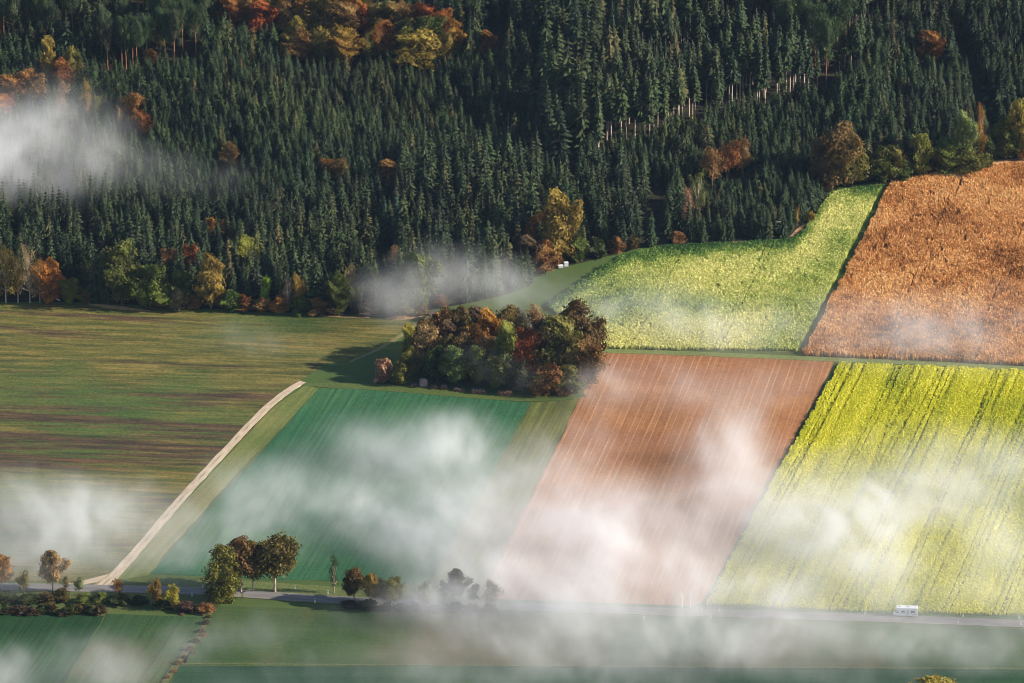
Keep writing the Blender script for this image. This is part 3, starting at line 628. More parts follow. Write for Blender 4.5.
# --- forest edge and autumn trees in the forest
edge = [
 (6, 303, 56, 22, 'thin', 'gold', 'golden birch at the left edge of the picture by the meadow'), (18, 303, 52, 20, 'thin', 'gold', 'golden birch, second along the wood edge from the left'),
 (30, 303, 56, 22, 'thin', 'tan', 'tall tan birch with a pale stem at the left wood edge'), (40, 303, 44, 18, 'thin', 'orange', 'orange leafed birch next to the rounded orange tree'), (-8, 303, 52, 22, 'thin', 'gold', 'golden birch partly cut by the left picture edge'),
 (50, 301, 40, 26, 'round', 'orange', 'rounded orange tree right of the golden birches'), (70, 303, 24, 20, 'round', 'ygreen', 'low yellow green tree at the meadow edge, right of the orange tree'), (85, 303, 12, 12, 'bush', 'olive', 'small olive bush left of the dark hollow in the wood edge'),
 (98, 293, 36, 34, 'round', 'dgreen', 'round dark tree in the shaded hollow of the wood edge'),
 (122, 305, 60, 36, 'round', 'green', 'large green broadleaf tree right of the dark hollow'), (150, 307, 42, 34, 'round', 'green', 'second large green broadleaf tree, just right of the largest'), (140, 303, 34, 24, 'round', 'olive', 'olive tree between the two large green broadleaves'),
 (182, 304, 34, 20, 'round', 'green', 'fresh green small tree before the spruces left of the golden oval tree'), (170, 288, 38, 18, 'round', 'brown', 'brown tree behind the small fresh green tree'),
 (192, 290, 44, 18, 'round', 'rust', 'tree with a rusty top behind the left meadow edge'), (211, 309, 52, 26, 'round', 'gold', 'oval golden olive tree standing at the meadow edge'), (231, 310, 20, 20, 'bush', 'green', 'green bush right of the oval golden tree'),
 (178, 309, 20, 18, 'bush', 'tan', 'tan bush at the meadow edge below the fresh green tree'), (245, 311, 16, 16, 'bush', 'rust', 'rusty bush at the meadow edge'), (160, 308, 14, 16, 'bush', 'dolive', 'dull olive bush before the large green broadleaves'), (195, 309, 14, 14, 'bush', 'brown', 'brown bush left of the oval golden tree'),
 (266, 306, 30, 13, 'column', 'lime', 'small vivid lime green tree before the dark spruces'), (262, 312, 14, 16, 'bush', 'brown', 'brown bush below the lime green tree'), (278, 312, 15, 18, 'bush', 'orange', 'orange bush right of the lime green tree'),
 (288, 311, 34, 16, 'thin', 'grey', 'bare forked grey tree in front of the spruces'), (299, 311, 38, 16, 'sparse', 'gold', 'thin tree with scattered golden leaves beside the bare forked tree'), (300, 313, 18, 20, 'bush', 'green', 'green bush under the thin golden tree'),
 (318, 314, 16, 20, 'bush', 'brown', 'brown bush left of the fresh green oval tree'), (341, 314, 40, 24, 'round', 'green', 'fresh green oval tree at the meadow edge in front of the spruces'), (351, 308, 44, 16, 'thin', 'tan', 'tan topped tree behind the fresh green oval tree'),
 (362, 314, 32, 12, 'thin', 'ygreen', 'narrow yellow green birch left of the mist patch'), (376, 313, 44, 12, 'thin', 'ygreen', 'taller narrow yellow green birch on the left rim of the mist patch'), (368, 315, 16, 18, 'bush', 'grey', 'grey bush at the meadow edge beside the mist patch'), (332, 315, 12, 14, 'bush', 'dbrown', 'dark brown bush before the fresh green oval tree'),
 (396, 286, 38, 18, 'sparse', 'tan', 'bare tan forked tree above the mist patch'), (416, 312, 58, 34, 'round', 'green', 'large green tree wrapped in mist above the grove'), (402, 315, 26, 24, 'round', 'olive', 'olive tree at the foot of the large misty green tree'),
 (422, 315, 14, 12, 'bush', 'gold', 'small golden bush at the foot of the large misty green tree'), (440, 306, 12, 16, 'bush', 'rust', 'rusty bush beside the little shed'),
 (556, 262, 72, 40, 'round', 'gold', 'tall golden brown oak at the wood edge above the small meadow'), (537, 262, 48, 20, 'round', 'orange', 'orange topped tree left of the tall golden brown oak'), (528, 276, 40, 24, 'round', 'dbrown', 'dull brown tree at the misty lower left of the golden oak'),
 (546, 274, 34, 26, 'round', 'brown', 'rounded brown tree at the foot of the golden oak'), (578, 260, 26, 22, 'bush', 'green', 'green bush right of the golden oak'), (596, 257, 20, 20, 'bush', 'dgreen', 'dark green bush between the oak and the spruces'),
 (617, 253, 16, 14, 'bush', 'brown', 'brown bush below the spruces left of the pale green crop'), (632, 249, 14, 14, 'bush', 'dolive', 'dull olive bush at the top left corner of the pale green crop'),
 (698, 222, 52, 18, 'thin', 'sage', 'pale silvery birch before the dark spruce recess'), (687, 232, 46, 14, 'thin', 'tan', 'thin tan birch left of the pale silvery one'), (678, 243, 12, 16, 'bush', 'brown', 'brown bush in the dark recess'),
 (712, 190, 44, 30, 'sparse', 'brown', 'thin brown tree above the pale silvery birch'), (728, 182, 42, 32, 'sparse', 'rust', 'rust brown tree above the young spruce block'), (742, 176, 38, 22, 'sparse', 'brown', 'dull brown tree right of the rust brown one'),
 (838, 186, 60, 40, 'round', 'brown', 'broad reddish brown tree at the top of the pale green crop'), (822, 184, 44, 24, 'round', 'dbrown', 'dark reddish tree behind the broad brown one'), (852, 187, 44, 30, 'round', 'olive', 'olive side tree on the right flank of the broad reddish brown tree'),
 (884, 183, 34, 26, 'round', 'green', 'green broadleaf right of the broad reddish brown tree'), (902, 181, 24, 20, 'bush', 'green', 'green bush beside the pointed golden green tree'), (920, 178, 50, 26, 'column', 'ygreen', 'pointed golden green tree at the wood edge above the orange crop'),
 (895, 181, 34, 18, 'round', 'olive', 'olive tree left of the pointed golden green one'), (948, 174, 34, 30, 'round', 'green', 'green tree right of the pointed one above the orange crop'), (964, 172, 58, 26, 'round', 'sage', 'tall grey green tree above the orange crop'),
 (979, 168, 62, 12, 'thin', 'orange', 'slim orange tree beside the tall grey green one'), (968, 173, 24, 34, 'round', 'olive', 'low yellowish olive tree under the tall grey green one'), (984, 167, 28, 20, 'round', 'dgreen', 'dark green round tree where the bare margin starts'),
 (1006, 160, 40, 26, 'round', 'green', 'green tree before the golden one at the right picture edge'), (1018, 160, 58, 24, 'round', 'gold', 'tall golden tree at the right picture edge'), (1028, 161, 34, 20, 'round', 'orange', 'orange low tree cut by the right picture edge'),
 (934, 172, 14, 14, 'bush', 'dolive', 'dull bush between the pointed tree and the green one'), (810, 222, 12, 9, 'bush', 'gold', 'small golden bush at the bend of the young spruce block'), (797, 226, 20, 7, 'thin', 'gold', 'tiny golden sapling before the young spruces'),
 (340, 190, 30, 24, 'round', 'brown', 'brown orange tree among the spruces left of the centre'), (328, 186, 26, 18, 'round', 'rust', 'rusty tree left of the brown orange one among the spruces'), (388, 186, 26, 24, 'round', 'brown', 'brown tree alone among the spruces above the mist patch'),
 (212, 246, 28, 22, 'round', 'orange', 'orange tree alone among the spruces above the left meadow'), (246, 278, 40, 22, 'round', 'ygreen', 'yellow green tree among the spruces above the left meadow'), (229, 168, 24, 18, 'round', 'brown', 'brown tree in the middle of the young plantation'),
 (930, 66, 34, 26, 'round', 'rust', 'rusty tree alone in the spruces at the upper right'), (900, 106, 26, 10, 'thin', 'sage', 'pale small birch in the middle of the right spruces'), (753, 50, 30, 14, 'sparse', 'sage', 'pale green thin tree at the right of the tall stand'),
 (132, 126, 32, 26, 'sparse', 'brown', 'thin brown tree on the rim of the upper left mist'), (142, 140, 28, 24, 'sparse', 'rust', 'rust tinged thin tree on the rim of the upper left mist'), (120, 130, 24, 9, 'thin', 'tan', 'small tan birch on the rim of the upper left mist'),
 (63, 122, 40, 18, 'thin', 'tan', 'pale tan birch above the upper left mist'), (88, 124, 44, 14, 'thin', 'gold', 'tall golden birch above the upper left mist'), (97, 122, 26, 12, 'column', 'ygreen', 'yellow green small tree beside the golden birch'),
 (8, 110, 34, 30, 'round', 'rust', 'rust red tree at the left picture edge above the mist'), (24, 106, 34, 30, 'round', 'rust', 'second rust red tree from the left edge above the mist'), (37, 108, 32, 24, 'round', 'brown', 'brown tree right of the two rust red ones above the mist'),
 (48, 86, 46, 18, 'column', 'gold', 'pointed gold tree in the upper left wood'), (62, 90, 30, 22, 'round', 'rust', 'rust coloured round tree in the upper left wood'), (72, 84, 34, 20, 'round', 'olive', 'olive tree right of the pointed gold one'),
 (2, 120, 26, 26, 'round', 'orange', 'orange low tree at the left picture edge above the mist'), (160, 58, 44, 14, 'sparse', 'gold', 'thin golden tree right of the bare pine stems'), (151, 63, 14, 12, 'bush', 'orange', 'orange bush at the foot of the pine stems'),
]
for g in edge: tree(*g, group=None)
band = [(232, 35, 34, 20, 'rust'), (246, 34, 34, 20, 'brown'), (262, 40, 36, 24, 'red'), (274, 32, 32, 20, 'dolive'), (287, 40, 36, 22, 'brown'), (304, 38, 38, 20, 'orange'), (320, 44, 44, 30, 'olive'), (345, 48, 42, 28, 'brown'), (353, 34, 40, 19, 'orange'),
        (364, 44, 34, 16, 'red'), (378, 44, 34, 24, 'olive'), (383, 62, 38, 24, 'rust'), (402, 44, 40, 22, 'brown'), (425, 44, 38, 22, 'red'), (442, 52, 38, 20, 'rust'), (432, 60, 40, 26, 'green'), (418, 76, 40, 38, 'gold'), (345, 72, 42, 28, 'gold'),
        (322, 70, 36, 26, 'olive'), (300, 70, 36, 26, 'brown'), (295, 54, 32, 18, 'gold'), (410, 58, 36, 24, 'olive'), (334, 36, 36, 22, 'brown'), (393, 40, 34, 20, 'olive'), (312, 28, 30, 18, 'rust'), (365, 30, 30, 20, 'olive'), (446, 66, 30, 18, 'gold'), (487, 62, 28, 14, 'rust'), (454, 54, 30, 16, 'orange'), (372, 66, 32, 20, 'olive')]
CW = dict(rust='rusty', brown='brown', red='red', dolive='dark olive', orange='orange', olive='olive', green='green', gold='golden')
seen = {}
for i, (x, y, h, w_, c) in enumerate(band):
    where = 'back row' if y < 42 else 'middle' if y < 62 else 'front row'
    side = 'left end' if x < 290 else 'centre' if x < 375 else 'right end'
    lab = '%s broadleaf in the autumn belt high in the forest, %s, %s' % (CW[c], where, side)
    tree(x, y - 6, h * .9, w_ * 1.2, 'round', c, lab, group='autumn belt, %s, %s, %s' % (CW[c], where, side))
# pines of the upper left stand
for i in range(95):
    x = RS.uniform(-40, 205); y = RS.uniform(-30, 66 - max(0, (abs(x - 130) - 60)) * .1)
    p = P(x, y)
    if any((p.x - a) ** 2 + (p.y - b) ** 2 < (3.1) ** 2 for a, b, _, _ in PLACED): continue
    tree(x, y, RS.uniform(48, 62), RS.uniform(16, 22), 'pine', 'pine', 'grey green pine with a reddish stem in the upper left stand', group='pines of the upper left stand')
for x, y in [(122, 67), (126, 69), (133, 66), (137, 68), (147, 64), (165, 60), (108, 70)]:
    tree(x, y, 50, 16, 'pine', 'pine', 'pine showing its bare red brown stem at the front of the upper left stand', group='front pines with bare red stems')
for x, y in [(786, 64), (800, 58), (815, 70), (826, 82), (838, 62), (742, 40), (756, 34), (780, 44), (846, 48), (812, 44)]:
    tree(x, y, 66, 24, 'pine', 'pine', 'tall round headed pine standing above the spruces at the upper right', group='tall pines of the upper right')

# --- spruces of the wood
GAPS = [([(452, 92), (466, 118), (482, 152)], 2.6), ([(958, 40), (975, 90), (996, 150)], 3.6), ([(58, 200), (84, 240), (104, 278)], 3.2), ([(70, 292), (104, 290)], 6.5), ([(258, 62), (292, 66)], 4.5), ([(384, 70), (400, 76)], 3.0),
        ([(500, 60), (506, 20)], 2.2), ([(660, 200), (650, 238)], 4.0), ([(455, 52), (480, 46), (500, 44)], 3.0), ([(740, 30), (760, 60)], 3.0), ([(545, 130), (575, 180)], 2.2), ([(390, 250), (384, 300)], 3.0)]
GW = [([np.array(P(*q).xy) for q in g], wd) for g, wd in GAPS]
TL = [(596, 163), (618, 152), (660, 143), (690, 131), (722, 121), (770, 107), (800, 98), (850, 84)]
def stand(px, py):
    "spruce height in metres, spacing key, tall flag by the part of the wood a foot falls in"
    if 540 < px < 870:
        line = np.interp(px, [q[0] for q in TL], [q[1] for q in TL])
        if px < 600: line = 163 + (600 - px) * .3
        if py < line: return 24, (px > 595)
    if py > np.interp(px, [640, 700, 830, 900], [300, 185, 150, 170]) and 690 < px < 835: return 9.5, False
    if px > 835: return 12.5, False
    if 560 < px <= 840 and py >= 90: return (9.5 if px > 600 else 14) if py < 190 else 15, False
    if 540 > px > 395 and py > 170: return 17, False
    if px < 395 and py > 215: return 15, False
    if px < 110 and py > 110: return 12, False
    if px >= 440 and py < 60: return 15, False
    if px < 210 and py < 72: return 18, False
    return 10.5, False
sp = 3.2; xs = np.arange(-260, 330, sp); ys_ = np.arange(1440, 1780, sp)
X, Y = np.meshgrid(xs, ys_); X = (X + (np.arange(len(ys_)) % 2)[:, None] * sp / 2).ravel(); Y = Y.ravel()
X = X + rng.uniform(-1.2, 1.2, X.size); Y = Y + rng.uniform(-1.2, 1.2, Y.size)
k = inpoly(X, Y, FPOLY); X, Y = X[k], Y[k]; Z = ter(X, Y); PX, PY = proj(X, Y, Z)
k = (PX > -190) & (PX < 1220) & (PY > -75); X, Y, Z, PX, PY = X[k], Y[k], Z[k], PX[k], PY[k]
trees = []
PL = np.array([(a, b, c, d) for a, b, c, d in PLACED])
HN = fbm(N2, (X * .03, Y * .03), 3)
for i in range(len(X)):
    x, y = X[i], Y[i]; hgt, tall = stand(PX[i], PY[i])
    dens = min(1.0, (10.5 / hgt) ** 1.25)
    if tall: dens = .55
    if rng.random() > dens * .97: continue
    bad = False
    for g, wd in GW:
        for a, b in zip(g[:-1], g[1:]):
            ab = b - a; t = max(0, min(1, ((x - a[0]) * ab[0] + (y - a[1]) * ab[1]) / (ab @ ab)))
            if math.hypot(x - a[0] - ab[0] * t, y - a[1] - ab[1] * t) < wd: bad = True
    if bad: continue
    d2 = (PL[:, 0] - x) ** 2 + (PL[:, 1] - y) ** 2
    if (d2 < np.minimum(PL[:, 2] * .95 + .8, 4.6) ** 2).any(): continue
    # keep big broadleaf crowns in view: thin and lower the spruces right in front of them
    h = hgt * (rng.uniform(.7, 1.25) if not tall else rng.uniform(.8, 1.12)) * (0.82 + .36 * HN[i])
    fr = (np.abs(PL[:, 0] - x) < PL[:, 2] + 1.5) & (PL[:, 1] - y > 0) & (PL[:, 1] - y < 15)
    if fr.any() and PY[i] < 200: h *= .62
    trees.append((x, y, Z[i], h, tall))
print('spruces', len(trees))
T = np.array([(a, b, c, d, float(e)) for a, b, c, d, e in trees])
# which show largest: paint them far to near into a small id buffer
px, py = proj(T[:, 0], T[:, 1], T[:, 2]); tx, ty = proj(T[:, 0], T[:, 1], T[:, 2] + T[:, 3])
buf = np.full((H, W), -1, np.int32)
for i in np.argsort(-T[:, 1]):
    y0, y1 = int(ty[i]), int(py[i]); hw = .15 * (py[i] - ty[i])
    for yy in range(max(0, y0), min(H, y1)):
        ww = hw * (yy - y0 + 1) / (y1 - y0 + 1); a = max(0, int(px[i] - ww)); b = min(W, int(px[i] + ww) + 1)
        if b > a: buf[yy, a:b] = i
cnt = np.bincount(buf[buf >= 0], minlength=len(T)); order = np.argsort(-cnt); big = set(order[:288].tolist())
ZONES = [(lambda x, y: x < 110 and y < 260, 'spruce at the upper left wood, under or beside the mist there'), (lambda x, y: x < 110, 'dark spruce behind the golden birches at the left end of the meadow'),
         (lambda x, y: x < 260 and y > 200, 'dark spruce above the large green broadleaves of the left meadow edge'), (lambda x, y: x < 400 and y > 200, 'dark spruce behind the bushes of the left meadow edge, left of the mist patch'),
         (lambda x, y: x < 540 and y > 190, 'tall dark spruce above the mist patch and the grove'), (lambda x, y: x < 690 and y > 170, 'dark spruce between the golden oak and the silvery birch'),
         (lambda x, y: x < 840 and y > 160, 'young green spruce in the block above the pale green crop'), (lambda x, y: x > 840 and y > 100, 'spruce behind the broadleaf trees above the orange crop'),
         (lambda x, y: x > 840, 'spruce in the even stand at the upper right'), (lambda x, y: x < 230 and y < 90, 'spruce among the pines of the upper left'), (lambda x, y: 595 < x < 870 and y < 165, 'tall spruce with a bare pale stem in the old stand right of the centre'),
         (lambda x, y: y < 60, 'spruce at the top of the picture beside the autumn tree belt'), (lambda x, y: True, 'young spruce in the dense plantation below the autumn tree belt')]
def rndrot(): return RS.uniform(0, 6.28)
BLUE = [(300, 232), (318, 240), (372, 238), (384, 240), (292, 222), (366, 246), (700, 176)]
BLW = [np.array(P(*q).xy) for q in BLUE]
for i in sorted(big):
    x, y, z, h, tall = T[i]; v = RS.randrange(4) if tall else RS.randrange(6); cm, tm = (TALL if tall else SPR)[v]
    for f, lab in ZONES:
        if f(px[i], (py[i])): break
    blue = any(math.hypot(x - q[0], y - q[1]) < 5 for q in BLW)
    if blue: lab = 'bluish green spruce, paler than the dark ones round it, left of the centre'
    wd = h * RS.uniform(.85, 1.15) if not tall else h * RS.uniform(.8, 1.0)
    if h > 14 and not tall: wd *= .8
    place_tree('spruce_tree', cm, tm, (x, y, z), h, wd, rndrot(), (.030, .060, .040, 0.0) if blue else (1, 1, 1, 1), lab, 'tree', lab)

# the rest of the wood, one mass
rest = np.array([i for i in range(len(T)) if i not in big]); V = T[rest]; n = len(V)
me = bpy.data.meshes.new('spruce_forest'); me.vertices.add(n); me.vertices.foreach_set('co', V[:, :3].astype(np.float32).ravel())
attr(me, 'hgt', V[:, 3]); attr(me, 'wid', V[:, 3] * np.where(V[:, 3] > 14, .8, 1.0) * rng.uniform(.85, 1.15, n)); attr(me, 'rot', rng.uniform(0, 6.28, n)); attr(me, 'var', np.where(V[:, 4] > .5, 6 + rng.integers(0, 4, n), rng.integers(0, 6, n)).astype(float))
fo = link('spruce_forest', me); tag(fo, 'dense mass of dark spruces covering the hillside behind the fields', 'forest', kind='stuff')
ng = bpy.data.node_groups.new('forest_nodes', 'GeometryNodeTree'); ng.interface.new_socket('Geometry', in_out='INPUT', socket_type='NodeSocketGeometry'); ng.interface.new_socket('Geometry', in_out='OUTPUT', socket_type='NodeSocketGeometry')
N = ng.nodes.new; L = ng.links.new; gi = N('NodeGroupInput'); go = N('NodeGroupOutput')
mp = N('GeometryNodeMeshToPoints'); L(gi.outputs[0], mp.inputs[0])
jn = N('GeometryNodeJoinGeometry')
srcs = []
byname = {}
for o in COL.objects:
    if o.type == 'MESH' and o.data and o.parent: byname.setdefault(o.data.name, o)
for cm, tm in (SPR + TALL):
    oc = byname.get(cm.name); ot = byname.get(tm.name)
    j = N('GeometryNodeJoinGeometry')
    for oo in (ot, oc):
        if oo is None: continue
        q = N('GeometryNodeObjectInfo'); q.inputs[0].default_value = oo; q.transform_space = 'ORIGINAL'; L(q.outputs['Geometry'], j.inputs[0])
    g = N('GeometryNodeGeometryToInstance'); L(j.outputs[0], g.inputs[0]); srcs.append(g)
for g in reversed(srcs): L(g.outputs[0], jn.inputs[0])
ip = N('GeometryNodeInstanceOnPoints'); L(mp.outputs[0], ip.inputs['Points']); L(jn.outputs[0], ip.inputs['Instance']); ip.inputs['Pick Instance'].default_value = True
def na(nm, typ='FLOAT'):
    a = N('GeometryNodeInputNamedAttribute'); a.data_type = typ; a.inputs[0].default_value = nm; return a.outputs[0]
ci = N('ShaderNodeCombineXYZ'); L(na('wid'), ci.inputs[0]); L(na('wid'), ci.inputs[1]); L(na('hgt'), ci.inputs[2]); L(ci.outputs[0], ip.inputs['Scale'])
cr = N('ShaderNodeCombineXYZ'); L(na('rot'), cr.inputs[2]); er = N('FunctionNodeEulerToRotation'); L(cr.outputs[0], er.inputs[0]); L(er.outputs[0], ip.inputs['Rotation'])
L(na('var'), ip.inputs['Instance Index']); L(ip.outputs[0], go.inputs[0])
md = fo.modifiers.new('forest', 'NODES'); md.node_group = ng

# ------------------------------------------------------------------ small things
def box(V, F, c, s, rz=0, taper=1.0, shear=0):
    k = len(V); ca, sa = math.cos(rz), math.sin(rz)
    for dz in (-1, 1):
        f = taper if dz > 0 else 1
        for dx, dy in ((-1, -1), (1, -1), (1, 1), (-1, 1)):
            x = dx * s[0] / 2 * f + (shear if dz > 0 else 0); y = dy * s[1] / 2 * f; V.append((c[0] + ca * x - sa * y, c[1] + sa * x + ca * y, c[2] + dz * s[2] / 2))
    F += [(k + 3, k + 2, k + 1, k), (k + 4, k + 5, k + 6, k + 7), (k, k + 1, k + 5, k + 4), (k + 1, k + 2, k + 6, k + 5), (k + 2, k + 3, k + 7, k + 6), (k + 3, k, k + 4, k + 7)]
def part(name, parent, mat, boxes=(), tubes=(), bev=0.0):
    V = []; F = []
    for b in boxes: box(V, F, *b)
    for t in tubes: tube(V, F, *t)
    me = mesh_np(name, V, F); o = link(name, me, mat, parent)
    if bev:
        m = o.modifiers.new('bevel', 'BEVEL'); m.width = bev; m.segments = 2
    return o
def prism(name, parent, mat, prof, y0, y1, bev=0.0):
    n = len(prof); V = [(x, y0, z) for x, z in prof] + [(x, y1, z) for x, z in prof]
    bm = bmesh.new(); vs = [bm.verts.new(v) for v in V]; bm.faces.new(vs[:n]); bm.faces.new(vs[n:][::-1])
    for i in range(n): bm.faces.new((vs[i], vs[i + n], vs[(i + 1) % n + n], vs[(i + 1) % n]))
    bmesh.ops.recalc_face_normals(bm, faces=bm.faces[:]); me = bpy.data.meshes.new(name); bm.to_mesh(me); bm.free(); o = link(name, me, mat, parent)
    if bev:
        m = o.modifiers.new('bevel', 'BEVEL'); m.width = bev; m.segments = 2; m.limit_method = 'ANGLE'
    return o
M_PAINT = flat('white_paint', (.66, .67, .70), .35, .04); M_GLASS = flat('dark_glass', (.06, .07, .08), .15, .1); M_TYRE = flat('tyre_rubber', (.02, .02, .02)); M_GREYP = flat('grey_panel', (.42, .44, .48), .5, .1); M_RED = flat('red_lamp', (.5, .02, .02), .4, .1)
M_RIM = flat('wheel_rim', (.5, .5, .5), .4, .1); M_WOODD = flat('dark_wood', (.055, .04, .03)); M_WOODP = flat('weathered_wood', (.55, .50, .45), var=.2); M_LOG = flat('log_wood', (.16, .09, .06), var=.6); M_LOGG = flat('grey_log', (.10, .09, .085), var=.6); M_STONE = flat('pale_block', (.26, .20, .175), var=.4)
rd_ = (P(940, 620.3).xy - P(870, 618.3).xy).normalized(); rz = math.atan2(rd_.y, rd_.x); base = P(906, 616.4)
mh = thing('camper_van', 'white camper van with an overcab sleeping pod driving left on the road through the mist', 'camper van', (base.x, base.y, base.z + .2), rz)
prism('body', mh, M_PAINT, [(-2.0, .45), (3.35, .45), (3.45, .7), (3.45, 2.85), (3.3, 3.0), (-2.9, 3.0), (-3.15, 2.7), (-3.0, 2.2), (-2.1, 1.95)], -1.1, 1.1, .06)
prism('cab', mh, M_PAINT, [(-3.75, .42), (-2.0, .42), (-2.0, 1.95), (-2.75, 1.9), (-3.3, 1.22), (-3.75, 1.05)], -.95, .95, .06)
prism('windscreen', mh, M_GLASS, [(-3.33, 1.24), (-2.82, 1.88), (-2.86, 1.91), (-3.37, 1.27)], -.8, .8)
prism('side_window', mh, M_GLASS, [(-3.1, 1.25), (-2.75, 1.75), (-2.3, 1.75), (-2.3, 1.25)], -.975, -.955)
for x0, x1 in ((-1.5, -.4), (1.3, 2.6)): prism('side_window', mh, M_GLASS, [(x0, 1.5), (x0, 2.15), (x1, 2.15), (x1, 1.5)], -1.125, -1.103)
prism('side_stripe', mh, M_GREYP, [(-1.9, .95), (-1.9, 1.3), (3.2, 1.3), (3.2, .95)], -1.12, -1.103)
prism('door', mh, M_GREYP, [(.1, .6), (.1, 2.4), (.8, 2.4), (.8, .6)], -1.13, -1.103)
part('roof_hatch', mh, M_GREYP, [((0.6, 0, 3.06), (.8, .7, .12)), ]); part('roof_hatch', mh, M_GREYP, [((-1.9, 0, 3.06), (.6, .5, .12))])
for x in (-2.75, 2.0):
    for s in (-1, 1):
        wh = part('wheel', mh, M_TYRE, tubes=[((x, s * .98 - .13, .34), (x, s * .98 + .13, .34), .36, .36, 14)])
        part('rim', wh, M_RIM, tubes=[((x, s * 1.115, .34), (x, s * 1.14, .34), .2, .12, 10)])
for s in (-1, 1): part('headlight', mh, M_RIM, [((-3.76, s * .7, .8), (.06, .3, .18))]); part('tail_light', mh, M_RED, [((3.47, s * .9, 1.0), (.05, .12, .4))])
part('bumper', mh, M_GREYP, [((-3.8, 0, .5), (.16, 1.9, .22))])
mh.scale = (.9, .9, .88)
# delineator posts
M_POST = flat('post_white', (.82, .82, .80), .5, .03); M_BAND = flat('post_black', (.03, .03, .03))
proto = thing('road_post', 'white reflector post', 'post', (0, 0, 0))
part('shaft', proto, M_POST, [((0, 0, .55), (.22, .16, 1.1), 0, .7)]); part('band', proto, M_BAND, [((0, 0, .93), (.19, .14, .16))]); part('cap', proto, M_POST, [((0, 0, 1.16), (.15, .11, .1))])
posts = [(295, 589.5, 'white road post right of the large spreading roadside tree, behind the road'), (315, 603, 'white road post on the near verge below the columnar tree'), (328, 594.5, 'white road post just left of the columnar tree, behind the road'), (203, 588.5, 'white road post left of the broad green roadside tree, behind the road'),
         (192, 596.5, 'white road post on the near verge left of the broad green roadside tree'), (644, 619, 'white road post on the near verge left of the two pale stumps'), (702, 612.5, 'white road post right of the two pale stumps, behind the road'), (711, 618.5, 'white road post on the near verge below the corner of the yellow crop'),
         (719.5, 612.5, 'white road post behind the road at the corner of the yellow crop'), (865, 614.5, 'white road post behind the road left of the camper van'), (958, 623.5, 'white road post on the near verge right of the camper van'), (963, 617.2, 'white road post behind the road right of the camper van'), (1019, 619.2, 'white road post behind the road at the right picture edge'), (1021, 625.5, 'white road post on the near verge at the right picture edge'), (588, 612.5, 'white road post on the near verge within the mist left of the pale stumps')]
for i, (x, y, lab) in enumerate(posts):
    if i == 0: e = proto
    else:
        e = proto.copy(); COL.objects.link(e)
        for ch in list(proto.children):
            if ch.parent == proto: c = ch.copy(); COL.objects.link(c); c.parent = e
    e.location = P(x, y); e['label'] = lab; e['group'] = 'white road posts'; e.scale = (1.25, 1.25, 1.1)
# two pollarded stems
p = P(682, 607.5); e = thing('tree_stump', 'pale bare stem with a single bent limb, left of the pair by the road', 'tree stump', p); part('stem', e, M_WHITE, tubes=[((0, 0, -.1), (.05, 0, 2.9), .30, .24, 8), ((.05, 0, 2.85), (-.45, 0, 4.4), .24, .14, 8)]); part('limb', e, M_WHITE, tubes=[((0, 0, 2.4), (.3, .2, 3.0), .1, .06)])
p = P(690.3, 607.5); e = thing('tree_stump', 'pale bare stem forked like a Y, right of the pair by the road', 'tree stump', p); part('stem', e, M_WHITE, tubes=[((0, 0, -.1), (0, 0, 2.9), .22, .18, 8), ((0, 0, 2.85), (.08, 0, 4.3), .2, .16, 8)]); part('limb', e, M_WHITE, tubes=[((0, 0, 2.6), (-.85, 0, 3.7), .13, .08)])
# white boxes by the oak
for x, y, s, lab in [(560.5, 268, (1.6, 1.0, .8), 'lower white box with a sloping lid at the meadow edge below the golden oak'), (566, 266.5, (1.3, 1.0, 1.3), 'taller white box right beside the lower one below the golden oak')]:
    e = thing('storage_box', lab, 'box', P(x, y), .25); part('box_body', e, M_GREYP, [((0, 0, s[2] / 2 + .1), (s[0], s[1], s[2]))], bev=.04); part('lid', e, M_PAINT, [((0, 0, s[2] + .18), (s[0] + .15, s[1] + .15, .14), 0, .92)]); part('skid', e, M_WOODD, [((-.4, 0, .05), (.12, s[1], .1)), ((.4, 0, .05), (.12, s[1], .1))])
# raised hide
p = P(777, 234); e = thing('raised_hide', 'pale wooden raised hide on legs in front of the young spruces', 'hunting hide', p, .2); s_ = ppm(p)
part('cabin', e, M_WOODP, [((0, 0, 3.6), (1.5, 1.3, 1.2), 0, .95)], bev=.03); part('roof', e, M_WOODP, [((0, 0, 4.3), (1.9, 1.6, .12))])
for a, b in ((-1, -1), (1, -1), (1, 1), (-1, 1)): part('leg', e, M_WOODP, tubes=[((a * .75, b * .65, 0), (a * .5, b * .45, 3.0), .08, .07)])
part('opening', e, M_WOODD, [((0, -.655, 3.75), (.9, .02, .35))]); part('ladder', e, M_WOODP, tubes=[((-.3, -1.5, 0), (-.3, -.5, 3.1), .05, .05), ((.3, -1.5, 0), (.3, -.5, 3.1), .05, .05)] + [((-.3, -1.5 + i * .2, i * .62), (.3, -1.5 + i * .2, i * .62), .03, .03) for i in range(1, 5)])
# shed by the grove
p = P(431, 320); e = thing('shed', 'little dark shed with a pale end wall behind the left top of the grove', 'shed', p, -.5)
prism('wall', e, M_WOODD, [(-1.2, 0), (1.2, 0), (1.2, 1.9), (0, 2.6), (-1.2, 1.9)], -1.6, 1.5); prism('end_wall', e, M_PAINT, [(-1.1, 0), (.4, 0), (.4, 1.9), (-1.1, 1.8)], -1.66, -1.61)
for s in (-1, 1): prism('roof_slope', e, M_WOODD, [(0, 2.62), (s * 1.5, 1.78), (s * 1.5, 1.9), (0, 2.76)], -1.85, 1.75)
